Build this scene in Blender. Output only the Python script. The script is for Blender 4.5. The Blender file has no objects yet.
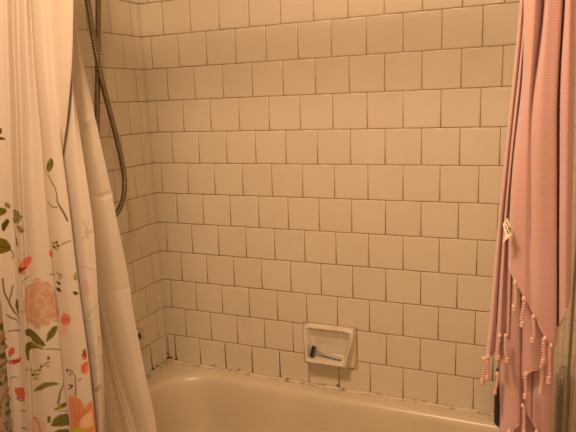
import bpy, bmesh, math, random
import numpy as np
from mathutils import Vector, Matrix
random.seed(7)
rng = np.random.default_rng(7)
PI = math.pi
scene = bpy.context.scene
COL = scene.collection

# ------------------------------------------------------------------ measures
ZT = 0.40            # height of the tub rim above the floor
TP = 0.11            # tile pitch
TUB_L, TUB_W = 1.52, 0.76
ROOM_X, ROOM_Y, ROOM_H = 1.52, -2.55, 2.40
ROD_Y, ROD_Z = -0.775, ZT + 1.62
CAM = np.array([1.3025597, -1.765647, ZT + 0.9799058])
FPX = 588.6147
RIGHT = np.array([0.91853785, 0.39349055, -0.03812351])
DOWN = np.array([0.04256515, -0.19431054, -0.98001613])
FWD = np.array([-0.39303489, 0.89855918, -0.19523057])

def at(px, py, Y):
    """survey point: where the sight line of a measured point meets the upright plane y = Y"""
    d = RIGHT * (px - 288) / FPX + DOWN * (py - 216) / FPX + FWD
    return CAM + d * (Y - CAM[1]) / d[1]
def at_x(px, py, X):
    d = RIGHT * (px - 288) / FPX + DOWN * (py - 216) / FPX + FWD
    return CAM + d * (X - CAM[0]) / d[0]

# ------------------------------------------------------------------ materials
def lin(c):
    return tuple(((v / 255) / 12.92 if v / 255 <= 0.04045 else ((v / 255 + 0.055) / 1.055) ** 2.4) for v in c)

class Mat:
    def __init__(self, name):
        self.m = bpy.data.materials.new(name); self.m.use_nodes = True
        self.nt = self.m.node_tree; self.n = self.nt.nodes; self.l = self.nt.links
        self.b = self.n['Principled BSDF']
    def node(self, t, **kw):
        n = self.n.new(t)
        for k, v in kw.items():
            if k.startswith('i_'):
                key = k[2:]
                n.inputs[int(key) if key.isdigit() else key.replace('_', ' ')].default_value = v
            else: setattr(n, k, v)
        return n
    def link(self, a, b): self.l.new(a, b)
    def set(self, **kw):
        for k, v in kw.items():
            self.b.inputs[k.replace('_', ' ')].default_value = v
        return self
    def ramp(self, fac, stops):
        r = self.node('ShaderNodeValToRGB')
        e = r.color_ramp.elements
        while len(e) < len(stops): e.new(0.5)
        for el, (p, c) in zip(e, stops):
            el.position = p; el.color = (*c, 1) if len(c) == 3 else c
        self.link(fac, r.inputs['Fac']); return r.outputs['Color']
    def noise(self, scale, detail=3, rough=0.55, coord='Object', vec=None):
        t = self.node('ShaderNodeTexNoise'); t.inputs['Scale'].default_value = scale
        t.inputs['Detail'].default_value = detail; t.inputs['Roughness'].default_value = rough
        if vec is None:
            tc = self.node('ShaderNodeTexCoord'); vec = tc.outputs[coord]
        self.link(vec, t.inputs['Vector']); return t.outputs['Fac']
    def math(self, op, a, b=None, c=None):
        n = self.node('ShaderNodeMath', operation=op)
        for i, v in enumerate((a, b, c)):
            if v is None: continue
            if isinstance(v, (int, float)): n.inputs[i].default_value = v
            else: self.link(v, n.inputs[i])
        return n.outputs[0]
    def mix(self, fac, a, b, blend='MIX'):
        n = self.node('ShaderNodeMix', data_type='RGBA', blend_type=blend)
        for s, v in ((n.inputs[0], fac), (n.inputs[6], a), (n.inputs[7], b)):
            if isinstance(v, (int, float)): s.default_value = v
            elif isinstance(v, tuple): s.default_value = (*v, 1) if len(v) == 3 else v
            else: self.link(v, s)
        return n.outputs[2]
    def bump(self, h, strength=0.3, dist=0.001):
        n = self.node('ShaderNodeBump'); n.inputs['Strength'].default_value = strength
        n.inputs['Distance'].default_value = dist
        self.link(h, n.inputs['Height']); self.link(n.outputs[0], self.b.inputs['Normal'])

# cream glazed tile
mt = Mat('cream_glazed_tile'); M_TILE = mt.m
geo = mt.node('ShaderNodeNewGeometry')
isl = mt.ramp(geo.outputs['Random Per Island'], [(0, (0.675, 0.60, 0.485)), (0.5, (0.69, 0.615, 0.50)), (1, (0.705, 0.63, 0.515))])
cl = mt.noise(5, 3)
mt.link(mt.mix(0.12, isl, mt.ramp(cl, [(0.3, (0.55, 0.47, 0.37)), (0.7, (0.75, 0.69, 0.58))])), mt.b.inputs['Base Color'])
mt.set(Roughness=0.22, IOR=1.48)
mt.bump(mt.noise(14, 2), 0.10, 0.004)
# grout, stained by soap scum and mould
mg = Mat('stained_grout'); M_GROUT = mg.m
tc = mg.node('ShaderNodeTexCoord')
g1 = mg.noise(9, 5, 0.65); g2 = mg.noise(60, 3, 0.6)
base = mg.ramp(g1, [(0.30, (0.24, 0.155, 0.075)), (0.55, (0.43, 0.30, 0.17)), (0.8, (0.56, 0.42, 0.26))])
mg.link(mg.mix(mg.math('MULTIPLY', mg.ramp(g2, [(0.55, (0, 0, 0)), (0.70, (1, 1, 1))]), 0.5), base, (0.05, 0.03, 0.016)), mg.b.inputs['Base Color'])
mg.set(Roughness=0.9)
# caulk with brown mildew
mc = Mat('mildewed_caulk'); M_CAULK = mc.m
mc.link(mc.mix(mc.ramp(mc.noise(38, 4, 0.7), [(0.50, (0, 0, 0)), (0.68, (0.85, 0.85, 0.85))]), (0.62, 0.52, 0.39), (0.13, 0.08, 0.04)), mc.b.inputs['Base Color'])
mc.set(Roughness=0.6)
mm = Mat('dark_mould'); M_MOULD = mm.m
mm.link(mm.ramp(mm.noise(120, 3), [(0.35, (0.03, 0.018, 0.01)), (0.7, (0.17, 0.10, 0.05))]), mm.b.inputs['Base Color']); mm.set(Roughness=0.9)
# enamel
me_ = Mat('cream_enamel'); M_TUB = me_.m
me_.link(me_.ramp(me_.noise(6, 4), [(0.3, (0.585, 0.50, 0.37)), (0.7, (0.645, 0.56, 0.425))]), me_.b.inputs['Base Color'])
me_.set(Roughness=0.30, IOR=1.5); me_.bump(me_.noise(7, 2), 0.08, 0.004)
# soap dish porcelain
ms = Mat('cream_porcelain'); M_DISH = ms.m
ms.link(ms.ramp(ms.noise(30, 3), [(0.35, (0.63, 0.56, 0.46)), (0.65, (0.70, 0.63, 0.53))]), ms.b.inputs['Base Color'])
ms.set(Roughness=0.25)
def plain(name, col, rough=0.5, metal=0.0, scale=40, var=0.15):
    m = Mat(name)
    a = tuple(v * (1 - var) for v in col); b = tuple(min(1, v * (1 + var)) for v in col)
    m.link(m.ramp(m.noise(scale, 3), [(0.3, a), (0.7, b)]), m.b.inputs['Base Color'])
    m.set(Roughness=rough, Metallic=metal); return m
M_CHROME = plain('worn_chrome', (0.62, 0.60, 0.56), 0.22, 1.0).m
M_HOSE = plain('brushed_hose_metal', (0.27, 0.225, 0.17), 0.33, 1.0).m
M_STEEL = plain('brushed_steel', (0.30, 0.285, 0.26), 0.45, 1.0).m
M_DKMETAL = plain('dark_razor_metal', (0.10, 0.095, 0.09), 0.4, 0.6).m
M_DARKHOLE = plain('dark_recess', (0.03, 0.028, 0.026), 0.6).m
M_PAINT = plain('cream_wall_paint', (0.60, 0.54, 0.46), 0.7, 0, 3, 0.03).m
M_CEIL = plain('white_ceiling_paint', (0.85, 0.82, 0.76), 0.8, 0, 3, 0.02).m
M_BLACK = plain('navy_black_plastic', (0.012, 0.014, 0.022), 0.3).m
M_BROWNBOT = plain('dark_brown_plastic', (0.05, 0.03, 0.018), 0.35).m
M_GREYLAB = plain('grey_label_film', (0.42, 0.41, 0.40), 0.5).m
mf = Mat('floor_tile'); M_FLOOR = mf.m
ft = mf.node('ShaderNodeTexBrick', offset=0.0, squash=1.0); ft.inputs['Scale'].default_value = 5
ft.inputs['Color1'].default_value = (0.30, 0.25, 0.20, 1); ft.inputs['Color2'].default_value = (0.27, 0.22, 0.18, 1)
ft.inputs['Mortar'].default_value = (0.2, 0.16, 0.12, 1); ft.inputs['Mortar Size'].default_value = 0.012
ft.inputs['Brick Width'].default_value = 0.5; ft.inputs['Row Height'].default_value = 0.5
mf.link(mf.node('ShaderNodeTexCoord').outputs['Object'], ft.inputs['Vector'])
mf.link(ft.outputs['Color'], mf.b.inputs['Base Color']); mf.set(Roughness=0.35)

# ------------------------------------------------------------------ object helpers
def link_obj(name, me, mats, parent=None):
    o = bpy.data.objects.new(name, me); COL.objects.link(o)
    for m in (mats if isinstance(mats, (list, tuple)) else [mats]): me.materials.append(m)
    if parent is not None: o.parent = parent
    return o
def tag(o, label=None, cat=None, group=None, kind=None):
    if label: o['label'] = label
    if cat: o['category'] = cat
    if group: o['group'] = group
    if kind: o['kind'] = kind
    return o
def thing(name, label, cat, loc=(0, 0, 0), group=None):
    o = bpy.data.objects.new(name, None); COL.objects.link(o); o.location = loc
    o.empty_display_size = 0.05
    return tag(o, label, cat, group)
def from_arrays(name, V, F, mats, parent=None, smooth=True, midx=None, origin=None):
    V = np.asarray(V, float)
    if origin is not None: V = V - np.asarray(origin, float)
    me = bpy.data.meshes.new(name)
    me.from_pydata([tuple(v) for v in V], [], [tuple(int(i) for i in f) for f in F])
    me.update()
    if smooth: me.polygons.foreach_set('use_smooth', [True] * len(me.polygons))
    if midx is not None: me.polygons.foreach_set('material_index', midx)
    return link_obj(name, me, mats, parent)
class MB:
    def __init__(self): self.V = []; self.F = []; self.mi = []
    def add(self, V, F, m=0):
        b = len(self.V); self.V += [tuple(v) for v in V]; self.F += [tuple(i + b for i in f) for f in F]; self.mi += [m] * len(F)
    def box(self, lo, hi, m=0):
        (a, b, c), (d, e, f) = lo, hi
        V = [(a, b, c), (d, b, c), (d, e, c), (a, e, c), (a, b, f), (d, b, f), (d, e, f), (a, e, f)]
        self.add(V, [(0, 3, 2, 1), (4, 5, 6, 7), (0, 1, 5, 4), (1, 2, 6, 5), (2, 3, 7, 6), (3, 0, 4, 7)], m)
    def rings(self, R, m=0, cap0=True, cap1=True, closed=True):
        n = len(R[0]); V = [p for r in R for p in r]; F = []
        for i in range(len(R) - 1):
            for j in range(n if closed else n - 1):
                k = (j + 1) % n
                F.append((i * n + j, i * n + k, (i + 1) * n + k, (i + 1) * n + j))
        if cap0: F.append(tuple(range(n))[::-1])
        if cap1: F.append(tuple((len(R) - 1) * n + j for j in range(n)))
        self.add(V, F, m)
    def lathe(self, prof, seg=32, M=Matrix.Identity(4), m=0):
        R = []
        for r, h in prof:
            R.append([tuple(M @ Vector((r * math.cos(2 * PI * k / seg), r * math.sin(2 * PI * k / seg), h))) for k in range(seg)])
        self.rings(R, m)
    def tube(self, pts, rad, seg=10, m=0):
        P = [Vector(p) for p in pts]; n = len(P)
        rads = rad if hasattr(rad, '__len__') else [rad] * n
        T = [(P[min(i + 1, n - 1)] - P[max(i - 1, 0)]).normalized() for i in range(n)]
        up = Vector((0, 0, 1)) if abs(T[0].z) < 0.9 else Vector((1, 0, 0))
        N = (up - T[0] * up.dot(T[0])).normalized(); R = []
        for i in range(n):
            N = (N - T[i] * N.dot(T[i])).normalized(); B = T[i].cross(N)
            R.append([tuple(P[i] + (N * math.cos(2 * PI * k / seg) + B * math.sin(2 * PI * k / seg)) * rads[i]) for k in range(seg)])
        self.rings(R, m)
    def build(self, name, mats, parent=None, smooth=True, origin=None):
        return from_arrays(name, self.V, self.F, mats, parent, smooth, self.mi, origin)
def catmull(pts, step):
    P = [np.array(p, float) for p in pts]; P = [2 * P[0] - P[1]] + P + [2 * P[-1] - P[-2]]; out = []
    for i in range(1, len(P) - 2):
        n = max(2, int(np.linalg.norm(P[i + 1] - P[i]) / step))
        for k in range(n):
            t = k / n
            out.append(0.5 * (2 * P[i] + (P[i + 1] - P[i - 1]) * t + (2 * P[i - 1] - 5 * P[i] + 4 * P[i + 1] - P[i + 2]) * t * t + (3 * P[i] - P[i - 1] - 3 * P[i + 1] + P[i + 2]) * t ** 3))
    out.append(P[-2]); return out

# ------------------------------------------------------------------ tiled walls
def tile_wall(name, O, U, N, u0, u1, z0, z1, odd, even, slab=0.06, voff=0.0):
    """tiles laid in running bond; O origin at u=0,z=0; U along the wall, N out of the wall (into the room)"""
    O = np.array(O, float); U = np.array(U, float); N = np.array(N, float); Zv = np.array((0, 0, 1.0))
    mb = MB(); gap = 0.0022
    P = lambda u, z, n: tuple(O + U * u + Zv * z + N * n)
    a, b = u0 - 0.0, u1 + 0.0
    gd = -0.0015
    V = [P(a, z0, gd), P(b, z0, gd), P(b, z1, gd), P(a, z1, gd), P(a, z0, -slab), P(b, z0, -slab), P(b, z1, -slab), P(a, z1, -slab)]
    flip = np.dot(np.cross(U, Zv), N) < 0
    F = [(0, 1, 2, 3), (4, 7, 6, 5), (0, 4, 5, 1), (1, 5, 6, 2), (2, 6, 7, 3), (3, 7, 4, 0)]
    mb.add(V, [f[::-1] for f in F] if flip else F, 1)
    prof = [(0.0, gd - 0.001), (0.0, -0.0014), (0.0005, -0.0008), (0.0012, -0.0003), (0.0024, 0.0), (0.008, 0.0)]
    row = 0; zb = z0
    while zb < z1 - 0.004:
        zt = min(zb + TP, z1); off = odd if row % 2 == 0 else even
        k = math.floor((u0 - off) / TP); js = []
        while off + k * TP < u1 + TP:
            js.append(off + k * TP); k += 1
        js = [u0] + [j for j in js if u0 + 0.006 < j < u1 - 0.006] + [u1]
        for ua, ub in zip(js[:-1], js[1:]):
            A, B = ua + gap / 2, ub - gap / 2; C, D = zb + gap / 2, zt - gap / 2
            if min(B - A, D - C) < 0.008: continue
            tu, tz, dn = (random.gauss(0, 0.0015) for _ in range(3)); dn *= 0.06
            um, zm = (A + B) / 2, (C + D) / 2
            R = []
            for ins, d in prof:
                ins = min(ins, 0.45 * min(B - A, D - C))
                R.append([P(u, z, d + (dn + (u - um) * tu + (z - zm) * tz)) for u, z in ((A + ins, C + ins), (B - ins, C + ins), (B - ins, D - ins), (A + ins, D - ins))])
            if flip: R = [r[::-1] for r in R]
            mb.rings(R, 0, False, True)
        zb += TP; row += 1
    return mb.build(name, [M_TILE, M_GROUT])
H = ROOM_H
TILE_TOP = ZT + 18 * TP
wb = tile_wall('wall_back', (0, 0, 0), (1, 0, 0), (0, -1, 0), 0.0, ROOM_X, ZT, TILE_TOP, 0.036, 0.091)
tag(wb, 'back wall of square cream tiles in running bond', kind='structure')
wl = tile_wall('wall_left', (0, 0, 0), (0, -1, 0), (1, 0, 0), 0.0, 0.80, ZT, TILE_TOP, 0.103, 0.048)
tag(wl, kind='structure')
wr = tile_wall('wall_right', (ROOM_X, 0, 0), (0, -1, 0), (-1, 0, 0), 0.0, 0.80, ZT, TILE_TOP, 0.103, 0.048)
tag(wr, kind='structure')
def slab(name, lo, hi, mat, kind='structure', parent=None):
    mb = MB(); mb.box(lo, hi); o = mb.build(name, mat, parent, smooth=False); 
    if kind: o['kind'] = kind
    return o
# the rest of the bathroom shell (painted plaster above and beyond the tile)
slab('wall_left_plaster', (-0.06, ROOM_Y, 0), (-0.0016, -0.80, H), M_PAINT)
slab('wall_right_plaster', (ROOM_X + 0.0016, ROOM_Y, 0), (ROOM_X + 0.06, -0.80, H), M_PAINT)
slab('wall_left_upper', (-0.06, -0.80, TILE_TOP), (-0.0016, 0, H), M_PAINT)
slab('wall_right_upper', (ROOM_X + 0.0016, -0.80, TILE_TOP), (ROOM_X + 0.06, 0, H), M_PAINT)
slab('wall_back_upper', (0, 0.0016, TILE_TOP), (ROOM_X, 0.06, H), M_PAINT)
slab('wall_left_lower', (-0.06, -0.80, 0), (-0.004, 0, ZT), M_PAINT)
slab('wall_right_lower', (ROOM_X + 0.004, -0.80, 0), (ROOM_X + 0.06, 0, ZT), M_PAINT)
slab('wall_back_lower', (0, 0.004, 0), (ROOM_X, 0.06, ZT), M_PAINT)
slab('wall_front', (-0.06, ROOM_Y - 0.06, 0), (ROOM_X + 0.06, ROOM_Y, H), M_PAINT)
slab('floor', (-0.06, ROOM_Y - 0.06, -0.05), (ROOM_X + 0.06, 0.06, 0), M_FLOOR)
slab('ceiling', (-0.06, ROOM_Y - 0.06, H), (ROOM_X + 0.06, 0.06, H + 0.05), M_CEIL)
# rounded corner strip between the two tiled walls
mb = MB(); prof = [(0.0, -0.029), (0.0018, -0.0285), (0.003, -0.026), (0.0034, -0.018), (0.0036, -0.010), (0.0032, -0.004), (0.003, 0.0), (-0.004, 0.0), (-0.004, -0.029)]
for k in range(18):
    z0, z1 = ZT + k * TP + 0.0012, ZT + (k + 1) * TP - 0.0012
    mb.rings([[(x, y, z) for x, y in prof] for z in (z0, z1)])
tr = mb.build('trim_1', M_TILE, smooth=False); tag(tr, 'narrow rounded tile strip running up the corner', kind='structure')

# ------------------------------------------------------------------ bathtub
def rrect(x0, x1, y0, y1, r, z, n=10):
    out = []
    for cx, cy, a0 in ((x1 - r, y1 - r, 0), (x0 + r, y1 - r, 90), (x0 + r, y0 + r, 180), (x1 - r, y0 + r, 270)):
        for k in range(n + 1):
            a = math.radians(a0 + 90 * k / n); out.append((cx + r * math.cos(a), cy + r * math.sin(a), z))
    return out
tub = thing('bathtub', 'cream enamelled bathtub along the tiled back wall', 'bathtub', (TUB_L / 2, -TUB_W / 2, 0))
tl = lambda R: [[(p[0] - TUB_L / 2, p[1] + TUB_W / 2, p[2]) for p in r] for r in R]
mb = MB()
e = 0.003
R = [rrect(e, TUB_L - e, -TUB_W, -e, 0.012, 0.0), rrect(e, TUB_L - e, -TUB_W, -e, 0.012, ZT - 0.016),
     rrect(e, TUB_L - e, -TUB_W + 0.002, -e, 0.012, ZT - 0.006), rrect(e + .004, TUB_L - e - .004, -TUB_W + 0.010, -e - .003, 0.012, ZT - 0.0005),
     rrect(0.02, TUB_L - 0.02, -TUB_W + 0.03, -0.016, 0.03, ZT),
     rrect(0.056, TUB_L - 0.094, -TUB_W + 0.064, -0.040, 0.17, ZT),
     rrect(0.062, TUB_L - 0.100, -TUB_W + 0.070, -0.046, 0.17, ZT - 0.001),
     rrect(0.070, TUB_L - 0.108, -TUB_W + 0.078, -0.054, 0.17, ZT - 0.005),
     rrect(0.077, TUB_L - 0.116, -TUB_W + 0.085, -0.061, 0.168, ZT - 0.013),
     rrect(0.082, TUB_L - 0.124, -TUB_W + 0.090, -0.066, 0.166, ZT - 0.028),
     rrect(0.092, TUB_L - 0.150, -TUB_W + 0.100, -0.076, 0.160, ZT - 0.09),
     rrect(0.105, TUB_L - 0.200, -TUB_W + 0.112, -0.090, 0.155, ZT - 0.18),
     rrect(0.120, TUB_L - 0.255, -TUB_W + 0.128, -0.106, 0.150, ZT - 0.27),
     rrect(0.140, TUB_L - 0.300, -TUB_W + 0.150, -0.128, 0.140, ZT - 0.325),
     rrect(0.175, TUB_L - 0.340, -TUB_W + 0.185, -0.165, 0.120, ZT - 0.348),
     rrect(0.230, TUB_L - 0.400, -TUB_W + 0.240, -0.220, 0.090, ZT - 0.353)]
mb.rings(tl(R)); mb.build('tub_shell', M_TUB, tub)
# caulk bead along the two walls
mb = MB()
for A, B, nrm in (((0.0, -0.004), (ROOM_X, -0.004), (0, -1)), ((0.003, 0.0), (0.003, -0.70), (1, 0))):
    n = 260; Rr = []
    for k in range(n + 1):
        t = k / n; x = A[0] + (B[0] - A[0]) * t; y = A[1] + (B[1] - A[1]) * t
        w = 0.0075 + 0.002 * math.sin(k * 0.31) + random.uniform(-0.0012, 0.0012); h = 0.007 + 0.0016 * math.sin(k * .23 + 1) + random.uniform(-0.001, 0.001)
        ring = []
        for q, (pw, ph) in enumerate(((-0.5, -0.2), (1, -0.2), (0.95, 0.12), (0.6, 0.45), (0.25, 0.8), (0.0, 1.0), (-0.5, 1.0))):
            ring.append((x + nrm[0] * w * pw, y + nrm[1] * w * pw, ZT + h * ph))
        Rr.append(ring)
    mb.rings(Rr)
tag(mb.build('trim_2', M_CAULK), 'mildewed caulk line where the tub meets the tiles', kind='structure')
# black mould patches in the corner above the rim
mb = MB()
def blotch(c, U, N, r, seed):
    r_ = random.Random(seed); c = np.array(c); U = np.array(U, float); N = np.array(N, float); Zv = np.array((0, 0, 1.))
    ring = []; n = 12
    for k in range(n):
        a = 2 * PI * k / n; q = r * r_.uniform(0.55, 1.15)
        ring.append((c + U * q * 1.5 * math.cos(a) + Zv * q * 0.75 * math.sin(a) + N * 0.0003))
    mb.add([c + N * 0.0012] + ring, [(0, k + 1, (k + 1) % n + 1) for k in range(n)])
for i, (u, z, r) in enumerate(((0.012, 0.014, 0.006), (0.038, 0.010, 0.006), (0.036, 0.028, 0.0035), (0.028, 0.008, 0.004), (0.202, 0.010, 0.0045), (0.311, 0.010, 0.0035), (0.476, 0.010, 0.0035), (0.69, 0.012, 0.0042))):
    blotch((u, -0.0012, ZT + z), (1, 0, 0), (0, -1, 0), r, i)
for i, (u, z, r) in enumerate(((0.012, 0.016, 0.007), (0.010, 0.034, 0.005), (0.030, 0.010, 0.004), (0.076, 0.010, 0.006), (0.092, 0.008, 0.006), (0.105, 0.013, 0.004), (0.016, 0.055, 0.003))):
    blotch((0.0036 if u < 0.03 else 0.0012, -u, ZT + z), (0, -1, 0), (1, 0, 0), r, i + 40)
def stain(P0, U, N, z0, z1):
    P0 = np.array(P0, float); U = np.array(U, float); N = np.array(N, float); n = 8; L_ = []; 
    for k in range(n + 1):
        t = k / n; h = 0.0010 + random.uniform(-.0003, .0008) + 0.001 * (1 - t) ** 3; z = np.array((0, 0, z0 + (z1 - z0) * t))
        L_.append((P0 - U * h + z + N * .0002, P0 + U * h + z + N * .0002))
    mb.add([p for q in L_ for p in q], [(2 * k, 2 * k + 1, 2 * k + 3, 2 * k + 2) for k in range(n)])
for u_s, top in ((0.036, .11), (0.256, .10), (0.366, .09), (0.476, .10), (0.696, .045), (0.146, .05)): stain((u_s, -0.0001, ZT), (1, 0, 0), (0, -1, 0), 0.004, top)
stain((0.0001, -0.103, ZT), (0, -1, 0), (1, 0, 0), 0.004, 0.10); stain((0.0038, -0.004, ZT), (0, -1, 0), (1, 0, 0), 0.003, 0.10)
tag(mb.build('trim_3', M_MOULD), 'dark mould spots in the grout just above the tub', kind='structure')

# ------------------------------------------------------------------ soap dish
DX0, DX1, DZ0, DZ1 = 0.573, 0.760, ZT + 0.082, ZT + 0.228
dish = thing('soap_dish', 'cream ceramic soap dish set into the tiles above the tub', 'soap dish', ((DX0 + DX1) / 2, 0, DZ0))
def sstep(a, b, x):
    t = np.clip((x - a) / (b - a), 0, 1); return t * t * (3 - 2 * t)
nu, nv = 96, 110
U = np.linspace(0, 1, nu); Vv = np.linspace(0, 1, nv)
WD, HD = DX1 - DX0, DZ1 - DZ0
gridV = []
vk = np.array([0, .02, .06, .10, .13, .17, .215, .235, .25, .30, .50, .70, .86, .93, .98, 1.0])
arm = np.array([.006, .009, .011, .024, .044, .0515, .052, .0515, .051, .049, .039, .027, .021, .019, .013, .004])
cav = np.array([.006, .009, .011, .024, .044, .0515, .050, .038, .012, .0045, .0025, .0035, .012, .019, .013, .004])
for v in Vv:
    A = np.interp(v, vk, arm); C = np.interp(v, vk, cav)
    # smooth the profiles
    A = np.mean([np.interp(np.clip(v + d, 0, 1), vk, arm) for d in np.linspace(-.012, .012, 7)])
    C = np.mean([np.interp(np.clip(v + d, 0, 1), vk, cav) for d in np.linspace(-.012, .012, 7)])
    for u in U:
        x = abs(u - 0.5) * WD                       # distance from the middle
        xe = WD / 2 - x                             # distance from the side edge
        # flange, then the arm, then the cavity; the arm lies further in towards the foot
        arm_out = 0.005 + 0.016 * (1 - sstep(0.15, 0.95, v)); arm_in = arm_out + 0.011
        fl = 0.004 + 0.006 * sstep(0.0, 0.006, xe)
        fl *= sstep(-0.012, 0.03, v) * sstep(-0.012, 0.03, 1 - v)
        w = fl + (max(A, fl) - fl) * sstep(arm_out - 0.009, arm_out + 0.004, xe)
        w = w + (C - w) * sstep(arm_in - 0.006, arm_in + 0.010, xe)
        if xe > arm_in: # grip ribs along the tray lip
            w += 0.0042 * math.exp(-((v - 0.205) / 0.03) ** 2) * (0.5 + 0.5 * math.cos(2 * PI * (u - 0.5) * WD / 0.017))
        # rounded corners of the plate
        gx, gz = 2 * u - 1, 2 * v - 1
        k_ = 1 - 0.085 * (abs(gx) ** 5) * (abs(gz) ** 5)
        gridV.append((gx * k_ * WD / 2, -w, HD / 2 + gz * k_ * HD / 2))
F = [(j * nu + i, j * nu + i + 1, (j + 1) * nu + i + 1, (j + 1) * nu + i) for j in range(nv - 1) for i in range(nu - 1)]
# skirt back to the wall
nb = len(gridV)
border = [i for i in range(nu)] + [j * nu + nu - 1 for j in range(1, nv)] + [(nv - 1) * nu + i for i in range(nu - 2, -1, -1)] + [j * nu for j in range(nv - 2, 0, -1)]
for b in border: gridV.append((gridV[b][0], 0.001, gridV[b][2]))
nbd = len(border)
F += [(border[(k + 1) % nbd], border[k], nb + k, nb + (k + 1) % nbd) for k in range(nbd)]
from_arrays('dish_body', gridV, F, M_DISH, dish)
# dark gap of old grout round the dish
mb = MB()
for (a, b, c, d) in ((-WD / 2 - .003, WD / 2 + .004, -.003, 0.0), (-WD / 2 - .003, WD / 2 + .004, HD, HD + .002), (-WD / 2 - .002, -WD / 2, 0, HD), (WD / 2, WD / 2 + .0045, 0, HD)):
    mb.box((a, -0.0006, c), (b, 0.001, d))
mb.build('grout_edge', M_GROUT, dish, smooth=False)

# ------------------------------------------------------------------ razor lying in the dish
p_head = at(313.5, 351.6, -0.030); p_end = at(341.0, 359.8, -0.027)
razor = thing('razor', 'grey metal safety razor lying in the soap dish', 'razor', tuple((p_head + p_end) / 2))
mid = (p_head + p_end) / 2
d = (p_end - p_head); Ln = np.linalg.norm(d); d = d / Ln
mb = MB(); pts = [p_head - mid + d * (Ln * t) for t in np.linspace(0.06, 1, 60)]
rad = []
for k, t in enumerate(np.linspace(0, 1, 60)):
    r = 0.0048 if t > 0.16 else 0.0040
    if t > 0.93: r = 0.0054 - 0.012 * max(0, t - 0.97)
    if 0.2 < t < 0.9: r += 0.00035 * (k % 2)
    rad.append(r)
mb.tube(pts, rad, 14); mb.build('handle', M_STEEL, razor)
# head: two curved plates and a guard across the handle
up = np.array((0, 0, 1.0)); nrm = np.array((0.25, -0.90, 0.35)); nrm -= d * nrm.dot(d); nrm /= np.linalg.norm(nrm)
side = np.cross(d, nrm)
def plate(w, l, off, th, curve, dt):
    Rr = []
    for k in range(11):
        t = k / 10 - 0.5; c = (p_head - mid) + nrm * 0.0 + side * (w * t)
        ring = []
        for s, h in ((-.5, 0), (-.3, .6), (0, 1), (.3, .6), (.5, 0), (.5, -.5), (0, -.4), (-.5, -.5)):
            ring.append(c + d * (off + dt * 0 + th * h) + nrm * (l * s))
        Rr.append(ring)
    m_ = MB(); m_.rings(Rr); return m_
plate(0.038, 0.022, -0.005, 0.004, 0, 0).build('head', M_DKMETAL, razor, smooth=False)
plate(0.036, 0.020, 0.0030, 0.003, 0, 0).build('guard', M_DKMETAL, razor, smooth=False)

# ------------------------------------------------------------------ tap handle on the left wall
kc = at_x(140.6, 337.0, 0.045)
tap = thing('tap_handle', 'round chrome tap handle on the left wall, half hidden by the plain liner', 'tap', (0, kc[1], kc[2]))
MX = Matrix.Rotation(PI / 2, 4, 'Y') @ Matrix.Diagonal((1.22, 1.22, 1.0, 1.0))
mb = MB(); mb.lathe([(0.0001, 0.0), (0.034, 0.0), (0.034, 0.003), (0.030, 0.008), (0.018, 0.012), (0.012, 0.016), (0.012, 0.030), (0.0001, 0.030)], 36, MX); mb.build('escutcheon', M_CHROME, tap)
mb = MB(); Rr = []
for r, h in ((0.008, 0.026), (0.017, 0.027), (0.0235, 0.031), (0.0245, 0.037), (0.0225, 0.043), (0.0185, 0.0455), (0.015, 0.0450), (0.013, 0.041), (0.0001, 0.040)):
    ring = []
    for k in range(60):
        a = 2 * PI * k / 60; q = r * (1 + (0.07 * math.cos(6 * a) if r > 0.016 else 0))
        ring.append(tuple(MX @ Vector((q * math.cos(a), q * math.sin(a), h))))
    Rr.append(ring)
mb.rings(Rr); mb.build('knob', M_CHROME, tap)
mb = MB(); mb.lathe([(0.0001, 0.040), (0.0062, 0.040), (0.0062, 0.0425), (0.004, 0.0438), (0.0001, 0.0438)], 20, MX); mb.build('screw_cap', M_DARKHOLE, tap)
for k in range(3):
    a = 2 * PI * k / 3 + 0.5; mb = MB()
    mb.tube([tuple(MX @ Vector((r * math.cos(a), r * math.sin(a), 0.0432))) for r in (0.005, 0.010, 0.0155)], [0.0022, 0.0019, 0.0026], 8); mb.build('spoke', M_CHROME, tap)

MX = Matrix.Rotation(PI / 2, 4, 'Y')

# ------------------------------------------------------------------ hand shower with its hanging hose
shower = thing('hand_shower', 'ribbed metal shower hose hanging in a loop against the left tiled wall', 'shower hose', (0, -0.36, ZT + 1.62))
so = np.array((0, -0.36, ZT + 1.62))
XA, XB = 0.110, 0.092
A = [at_x(80, -60, XA), at_x(84, -24, XA), at_x(87.5, 0, XA), at_x(92.5, 32, XA), at_x(98, 62, XA), at_x(105.5, 95, XA), at_x(114.5, 130, XA - .003), at_x(121.5, 160, XA - .006), at_x(124.6, 182, XA - .008), at_x(122.8, 200, XA - .010), at_x(116.5, 213.5, XA - .012), at_x(108.5, 217, XA - .014), at_x(101.5, 211, XA - .016), at_x(98, 195, XB), at_x(97, 170, XB), at_x(97.0, 128, XB), at_x(97.6, 80, XB), at_x(98.0, 40, XB), at_x(98.3, 0, XB), at_x(98.5, -40, XB)]
topA = A[0]; topB = A[-1]
A = [np.array((0.10, topA[1] - .05, ZT + 1.60)), np.array((0.108, topA[1] - .025, ZT + 1.50))] + A + [np.array((0.085, topB[1], ZT + 1.50)), np.array((0.06, topB[1], ZT + 1.56))]
hp = catmull(A, 0.0017)
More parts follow.
